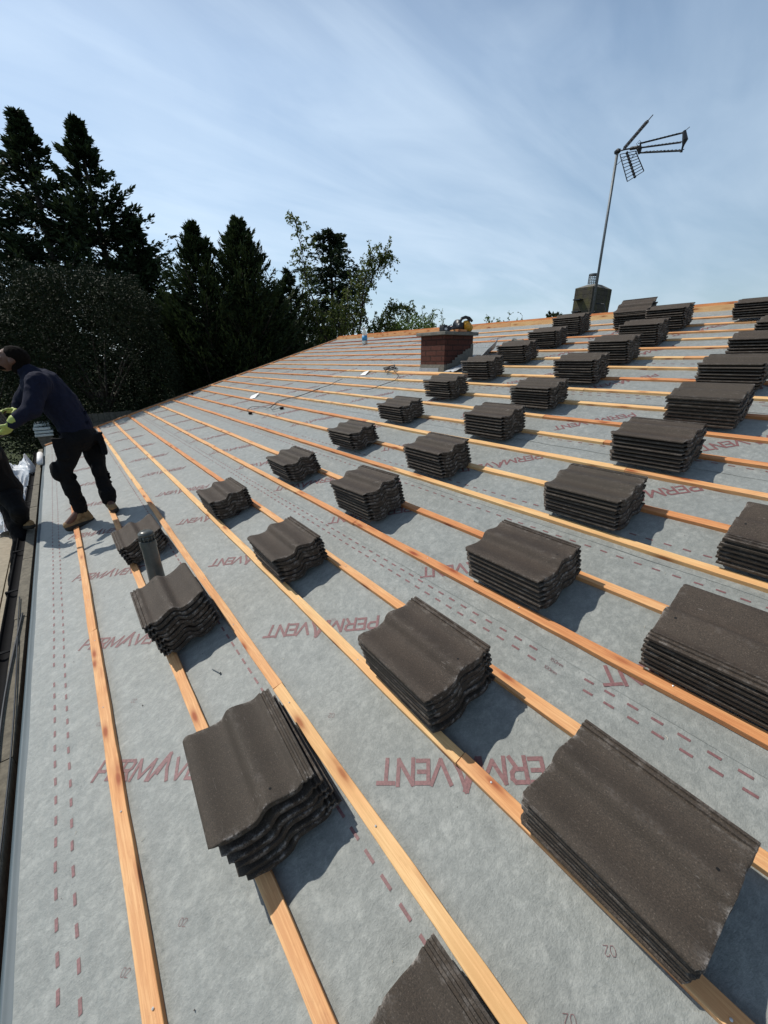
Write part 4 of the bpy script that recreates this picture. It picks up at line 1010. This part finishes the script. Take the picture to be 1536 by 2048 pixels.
# rounded holly-like evergreen
def dome(x,y,zc,rx,ry,rz,n_,label,mat,size,seed,name='evergreen_shrub',cat='shrub',gap=.0,group=None,inner=.55,lump=.16,box=1.):
    r=np.random.default_rng(seed); t=empty(name,(x,y,GROUND),label,cat,group)
    d=unit(r.normal(size=(n_,3))); k=inner+(1-inner)*r.random(n_)**.35
    lum=np.array([1+lump*noise.noise(Vector(v)*2.3+Vector((seed,0,0)))+lump*.6*noise.noise(Vector(v)*6+Vector((0,seed,0))) for v in d])
    dd=np.sign(d)*np.abs(d)**box if box!=1. else d
    P=np.array([x,y,zc])+dd*np.array([rx,ry,rz])*(k*lum)[:,None]
    keep=P[:,2]>GROUND
    if gap: keep&=np.array([noise.noise(Vector(p)*1.4+Vector((seed,3,1)))>-gap for p in P])
    P=P[keep]; d=d[keep]
    s=size*(.7+.6*r.random(len(P)))
    mb=MB(); mb.tube([(x,y,GROUND),(x,y,zc)],[.14,.09],8)
    for i in range(9):
        a=i*.7; mb.tube([(x,y,zc-.4*rz*.5),(x+math.cos(a)*rx*.4,y+math.sin(a)*ry*.4,zc+.2*rz),(x+math.cos(a)*rx*.7,y+math.sin(a)*ry*.7,zc+.45*rz)],[.05,.03,.01],5,False)
    mb.build('trunk',M_BARK,t,True)
    leaves('crown',P,d*.7+r.normal(size=P.shape)*.8,s,s*.55,mat,t)
    return t
dome(-13.9,1.45,.9,1.75,1.95,2.95,120000,'big rounded glossy evergreen in front of the tall conifers',L_HOLLY,.058,21,'evergreen_tree','tree',lump=.24,inner=.70,box=.75)
dome(-14.2,-1.2,.2,1.9,1.8,2.6,40000,'glossy evergreen bush cut by the left edge beneath the tall conifers',L_HOLLY,.062,22,lump=.14,inner=.72)
dome(-16.,4.6,-.6,1.6,2.2,2.6,14000,'black laurel mass low behind the close pair of cypresses',L_CON2,.16,23,lump=.2)
dome(-16.5,7.8,-.6,1.8,2.0,2.8,12000,'black laurel mass low behind the open cypress',L_CON2,.16,24,lump=.2)
dome(-17.6,10.6,-.7,1.6,1.6,2.3,8000,'dark laurel mass under the birch beside the roof corner',L_CON2,.14,28,lump=.25)
dome(-16.0,6.2,1.0,1.2,2.8,2.8,24000,'dark yew mass filling behind the forked cypress',L_CON2,.15,71,lump=.3)
dome(-16.6,9.2,.2,1.2,1.9,2.9,14000,'dark green bush showing between the birch stems',L_CON2,.14,72,lump=.3,gap=.15)
# birch-like loose tree
def branchy(x,y,base,label,limbs,mat,leaf,seed,nl=26,name='birch_tree',sub=9,spread=.35,drp=.25,cat='tree',group=None,tr=.09):
    r=np.random.default_rng(seed); t=empty(name,(x,y,GROUND),label,cat,group); mb=MB(); P=[];Dd=[]
    for L in limbs:
        pts=[Vector(p) for p in L]; n0=len(pts)
        # subdivide
        Q=[]
        for i in range(n0-1):
            for s in range(6): Q.append(pts[i].lerp(pts[i+1],s/6)+Vector(r.normal(size=3)*.02))
        Q.append(pts[-1]); m_=len(Q)
        mb.tube(Q,[tr*(1-i/m_)**1.1*(.55 if L is not limbs[0] else 1)+.006 for i in range(m_)],6,False)
        for i in range(int(m_*.25),m_):
            for _ in range(sub if i<m_-1 else sub):
                if r.random()<.45: continue
                d=(Q[min(i+1,m_-1)]-Q[max(0,i-1)]).normalized()*.5+Vector(r.normal(size=3)*.8); d.normalize(); L_=spread*r.uniform(.5,1.4)
                e=Q[i]+d*L_; e2=e+Vector((d.x*.3,d.y*.3,-drp*r.uniform(.2,1.3)))*L_*1.2
                mb.tube([Q[i],e,e2],[.009,.006,.003],3,False)
                for k in range(int(nl*r.uniform(.4,1.2))):
                    s=r.random(); p=(Q[i].lerp(e,s*2) if s<.5 else e.lerp(e2,(s-.5)*2)); P.append(np.array(p)+r.normal(size=3)*.025); Dd.append(r.normal(size=3)+np.array([0,0,-.5]))
    mb.build('trunk',M_BARK,t,True); P=np.array(P); s=leaf*(.7+.6*r.random(len(P)))
    leaves('crown',P,np.array(Dd),s,s*.7,mat,t); return t
bx,by=-14.9,10.5
branchy(bx,by,0,'loose pale green birch with trailing twigs at the far corner of the ridge',[
 [(bx,by,GROUND),(bx,by,0),(bx-.1,by-.2,2.5),(bx-.1,by+.1,4.4)],
 [(bx,by,.6),(bx-.3,by-.9,2.6),(bx-.8,by-1.4,4.4),(-15.9,8.93,6.45)],
 [(bx,by,.8),(bx+.2,by+.4,3.0),(-14.5,11.1,4.7),(-14.4,11.35,5.55)],
 [(-14.6,10.9,3.6),(-14.3,11.4,4.8),(-14.2,11.9,5.45)],
 [(bx,by,1.0),(bx+.5,by+.9,2.6),(-13.9,11.9,3.5),(-13.6,12.5,3.6)],
 [(bx,by,1.2),(bx-.2,by-1.2,2.6),(bx-.3,by-1.9,3.9)],
 [(bx,by,1.0),(bx+.3,by-.5,2.4),(bx+.2,by-.9,3.6)],
 [(bx,by,1.0),(bx+.3,by+.5,2.2),(bx+.7,by+1.1,2.9),(bx+1.0,by+1.7,2.7)],
 [(bx,by,1.0),(bx-.1,by+.2,2.6),(bx+.1,by+.5,4.2)]],L_BIRCH,.085,31,nl=27,sub=10,spread=.42,drp=.6)
branchy(-15.6,7.2,0,'thin bare climber shoot arching from the cypress tip into the sky',[[(-15.4,6.9,GROUND),(-15.3,6.7,3.),(-14.6,6.25,5.1),(-14.5,6.6,4.9),(-14.6,7.1,4.3),(-14.7,7.6,3.6)]],L_BIRCH,.05,35,nl=2,name='climbing_shoot',sub=2,spread=.15,cat='climber',tr=.022)
# greenery that tops the ridge
dome(-16.6,15.5,2.2,1.6,1.9,1.35,6500,'lit green bush topping the ridge left of the brick chimney',L_BUSH,.13,41,'garden_shrub','shrub',lump=.35,inner=.4)
def sprigs(x,y,label,n_,seed,h=(.5,1.3),ztop=3.2,spread=1.2):
    r=np.random.default_rng(seed); limbs=[]
    for i in range(n_):
        a=x+r.uniform(-.5,.5)*spread; b_=y+r.uniform(-1,1)*spread; hh=ztop-r.random()*(h[1]-h[0])
        limbs.append([(a,b_,GROUND),(a+r.normal()*.1,b_+r.normal()*.1,hh-1.2),(a+r.normal()*.15,b_+r.normal()*.15,hh)])
    return branchy(x,y,0,label,limbs,L_BUSH,.09,seed,nl=7,name='garden_shrub',sub=3,spread=.16,drp=.1,cat='shrub',tr=.02)
sprigs(-16.0,15.8,'upright leafy shoots rising above the lit green bush',11,51,ztop=4.0,spread=1.6)
sprigs(-13.6,17.9,'sparse thin shoots showing above the ridge right of the saw',13,52,ztop=3.55,h=(.1,.8),spread=1.6)
sprigs(-12.9,19.2,'few thin twigs above the ridge before the small dark conifer',7,53,ztop=3.55,h=(.1,.8),spread=1.0)
conifer(-12.7,22.0,3.75,[(0,.25),(.6,.55),(2,.8),(5,1.0)],'small dark conifer top peeping over the ridge by the grey chimney',L_CON,nb=120,per=40,lf=(.14,.26),wd=.09,up=.5,seed=61,topspike=.4)
conifer(-11.9,22.7,3.72,[(0,.12),(.6,.35),(2,.8),(5,1.0)],'smaller twin conifer tip right beside the dark one over the ridge',L_CON,nb=80,per=40,lf=(.14,.26),wd=.09,up=.5,seed=62,topspike=.4)

# ------------------------------------------------------------------ light, sky, camera
SUN=Vector((-.60,-.357,.937)).normalized()
el=math.asin(SUN.z); azm=math.atan2(SUN.x,SUN.y)
wd_=D.worlds.new('World'); scene.world=wd_; wd_.use_nodes=True; nt=wd_.node_tree; nt.nodes.clear(); n=N(nt)
out=n.node('ShaderNodeOutputWorld'); bg=n.node('ShaderNodeBackground'); sky=n.node('ShaderNodeTexSky')
sky.sky_type='NISHITA'; sky.sun_disc=False; sky.sun_elevation=el; sky.sun_rotation=azm; sky.altitude=50; sky.air_density=1.0; sky.dust_density=.6; sky.ozone_density=1.6
tc=n.node('ShaderNodeTexCoord'); sx=n.node('ShaderNodeSeparateXYZ'); n.link(tc.outputs['Generated'],sx.inputs[0])
den=n.math('ADD',n.math('MAXIMUM',sx.outputs[2],0.),.16)
cb=n.node('ShaderNodeCombineXYZ'); n.link(n.math('DIVIDE',sx.outputs[0],den),cb.inputs[0]); n.link(n.math('DIVIDE',sx.outputs[1],den),cb.inputs[1])
mp=n.node('ShaderNodeMapping'); mp.inputs['Rotation'].default_value=(0,0,math.radians(12)); mp.inputs['Scale'].default_value=(1.35,.5,1); mp.inputs['Location'].default_value=(.3,.8,0)
n.link(cb.outputs[0],mp.inputs[0])
c1=n.noise(mp.outputs[0],.85,8,.56,.9); c2=n.noise(cb.outputs[0],.35,4,.5,.3)
mp2=n.node('ShaderNodeMapping'); mp2.inputs['Rotation'].default_value=(0,0,math.radians(25)); mp2.inputs['Scale'].default_value=(2.1,.6,1); n.link(cb.outputs[0],mp2.inputs[0])
c3=n.noise(mp2.outputs[0],1.0,7,.52,1.6)
cl=n.math('MULTIPLY',n.ramp(c1,[(.40,0.),(.78,1.)]),n.ramp(c2,[(.25,.35),(.6,1.)]))
cl=n.math('ADD',n.math('MULTIPLY',cl,.62),n.math('MULTIPLY',n.ramp(c3,[(.42,0.),(.82,1.)]),.36))
veil=n.ramp(sx.outputs[2],[(0.,.62),(.12,.48),(.35,.34),(.8,.0)])
skyc=n.mix(veil,sky.outputs[0],(4.3,5.75,6.9))
col=n.mix(cl,skyc,(5.7,6.85,8.1))
dt=n.node('ShaderNodeVectorMath',operation='DOT_PRODUCT'); n.link(tc.outputs['Generated'],dt.inputs[0]); dt.inputs[1].default_value=tuple(SUN)
fz=n.ramp(n.math('MULTIPLY_ADD',dt.outputs['Value'],.5,.5),[(.10,.35),(.34,.75),(.55,1.),(.8,1.14)])
fe_=n.ramp(sx.outputs[2],[(.45,1.),(.85,.5)])
col=n.mix(1.,col,fz,'MULTIPLY'); col=n.mix(1.,col,fe_,'MULTIPLY')
n.link(col,bg.inputs[0]); bg.inputs[1].default_value=.122
n.link(bg.outputs[0],out.inputs[0])
sl=D.lights.new('sun','SUN'); sl.energy=3.85; sl.angle=math.radians(.53); sl.color=(1.,.95,.87); so_=D.objects.new('sun',sl); COL.objects.link(so_)
so_.rotation_euler=SUN.to_track_quat('Z','Y').to_euler(); so_.location=(0,0,20)
cd=D.cameras.new('camera'); co=D.objects.new('camera',cd); COL.objects.link(co); scene.camera=co
cd.sensor_fit='VERTICAL'; cd.sensor_height=36; cd.lens=36*789.24/2048; cd.clip_end=3000; cd.clip_start=.02
co.matrix_world=Matrix(((.6191,-.27947*0+.0,0,0),(0,0,0,0),(0,0,0,0),(0,0,0,1)))
rx=Vector((.6191,.78521,-.01291)).normalized(); bk=Vector((.7339,-.57264,.36534)).normalized(); uy=bk.cross(rx).normalized(); rx=uy.cross(bk)
co.matrix_world=Matrix(((rx.x,uy.x,bk.x,0.),(rx.y,uy.y,bk.y,.52724),(rx.z,uy.z,bk.z,1.6801),(0,0,0,1)))
scene.view_settings.view_transform='Standard'; scene.view_settings.look='None'; scene.view_settings.exposure=0; scene.view_settings.gamma=1
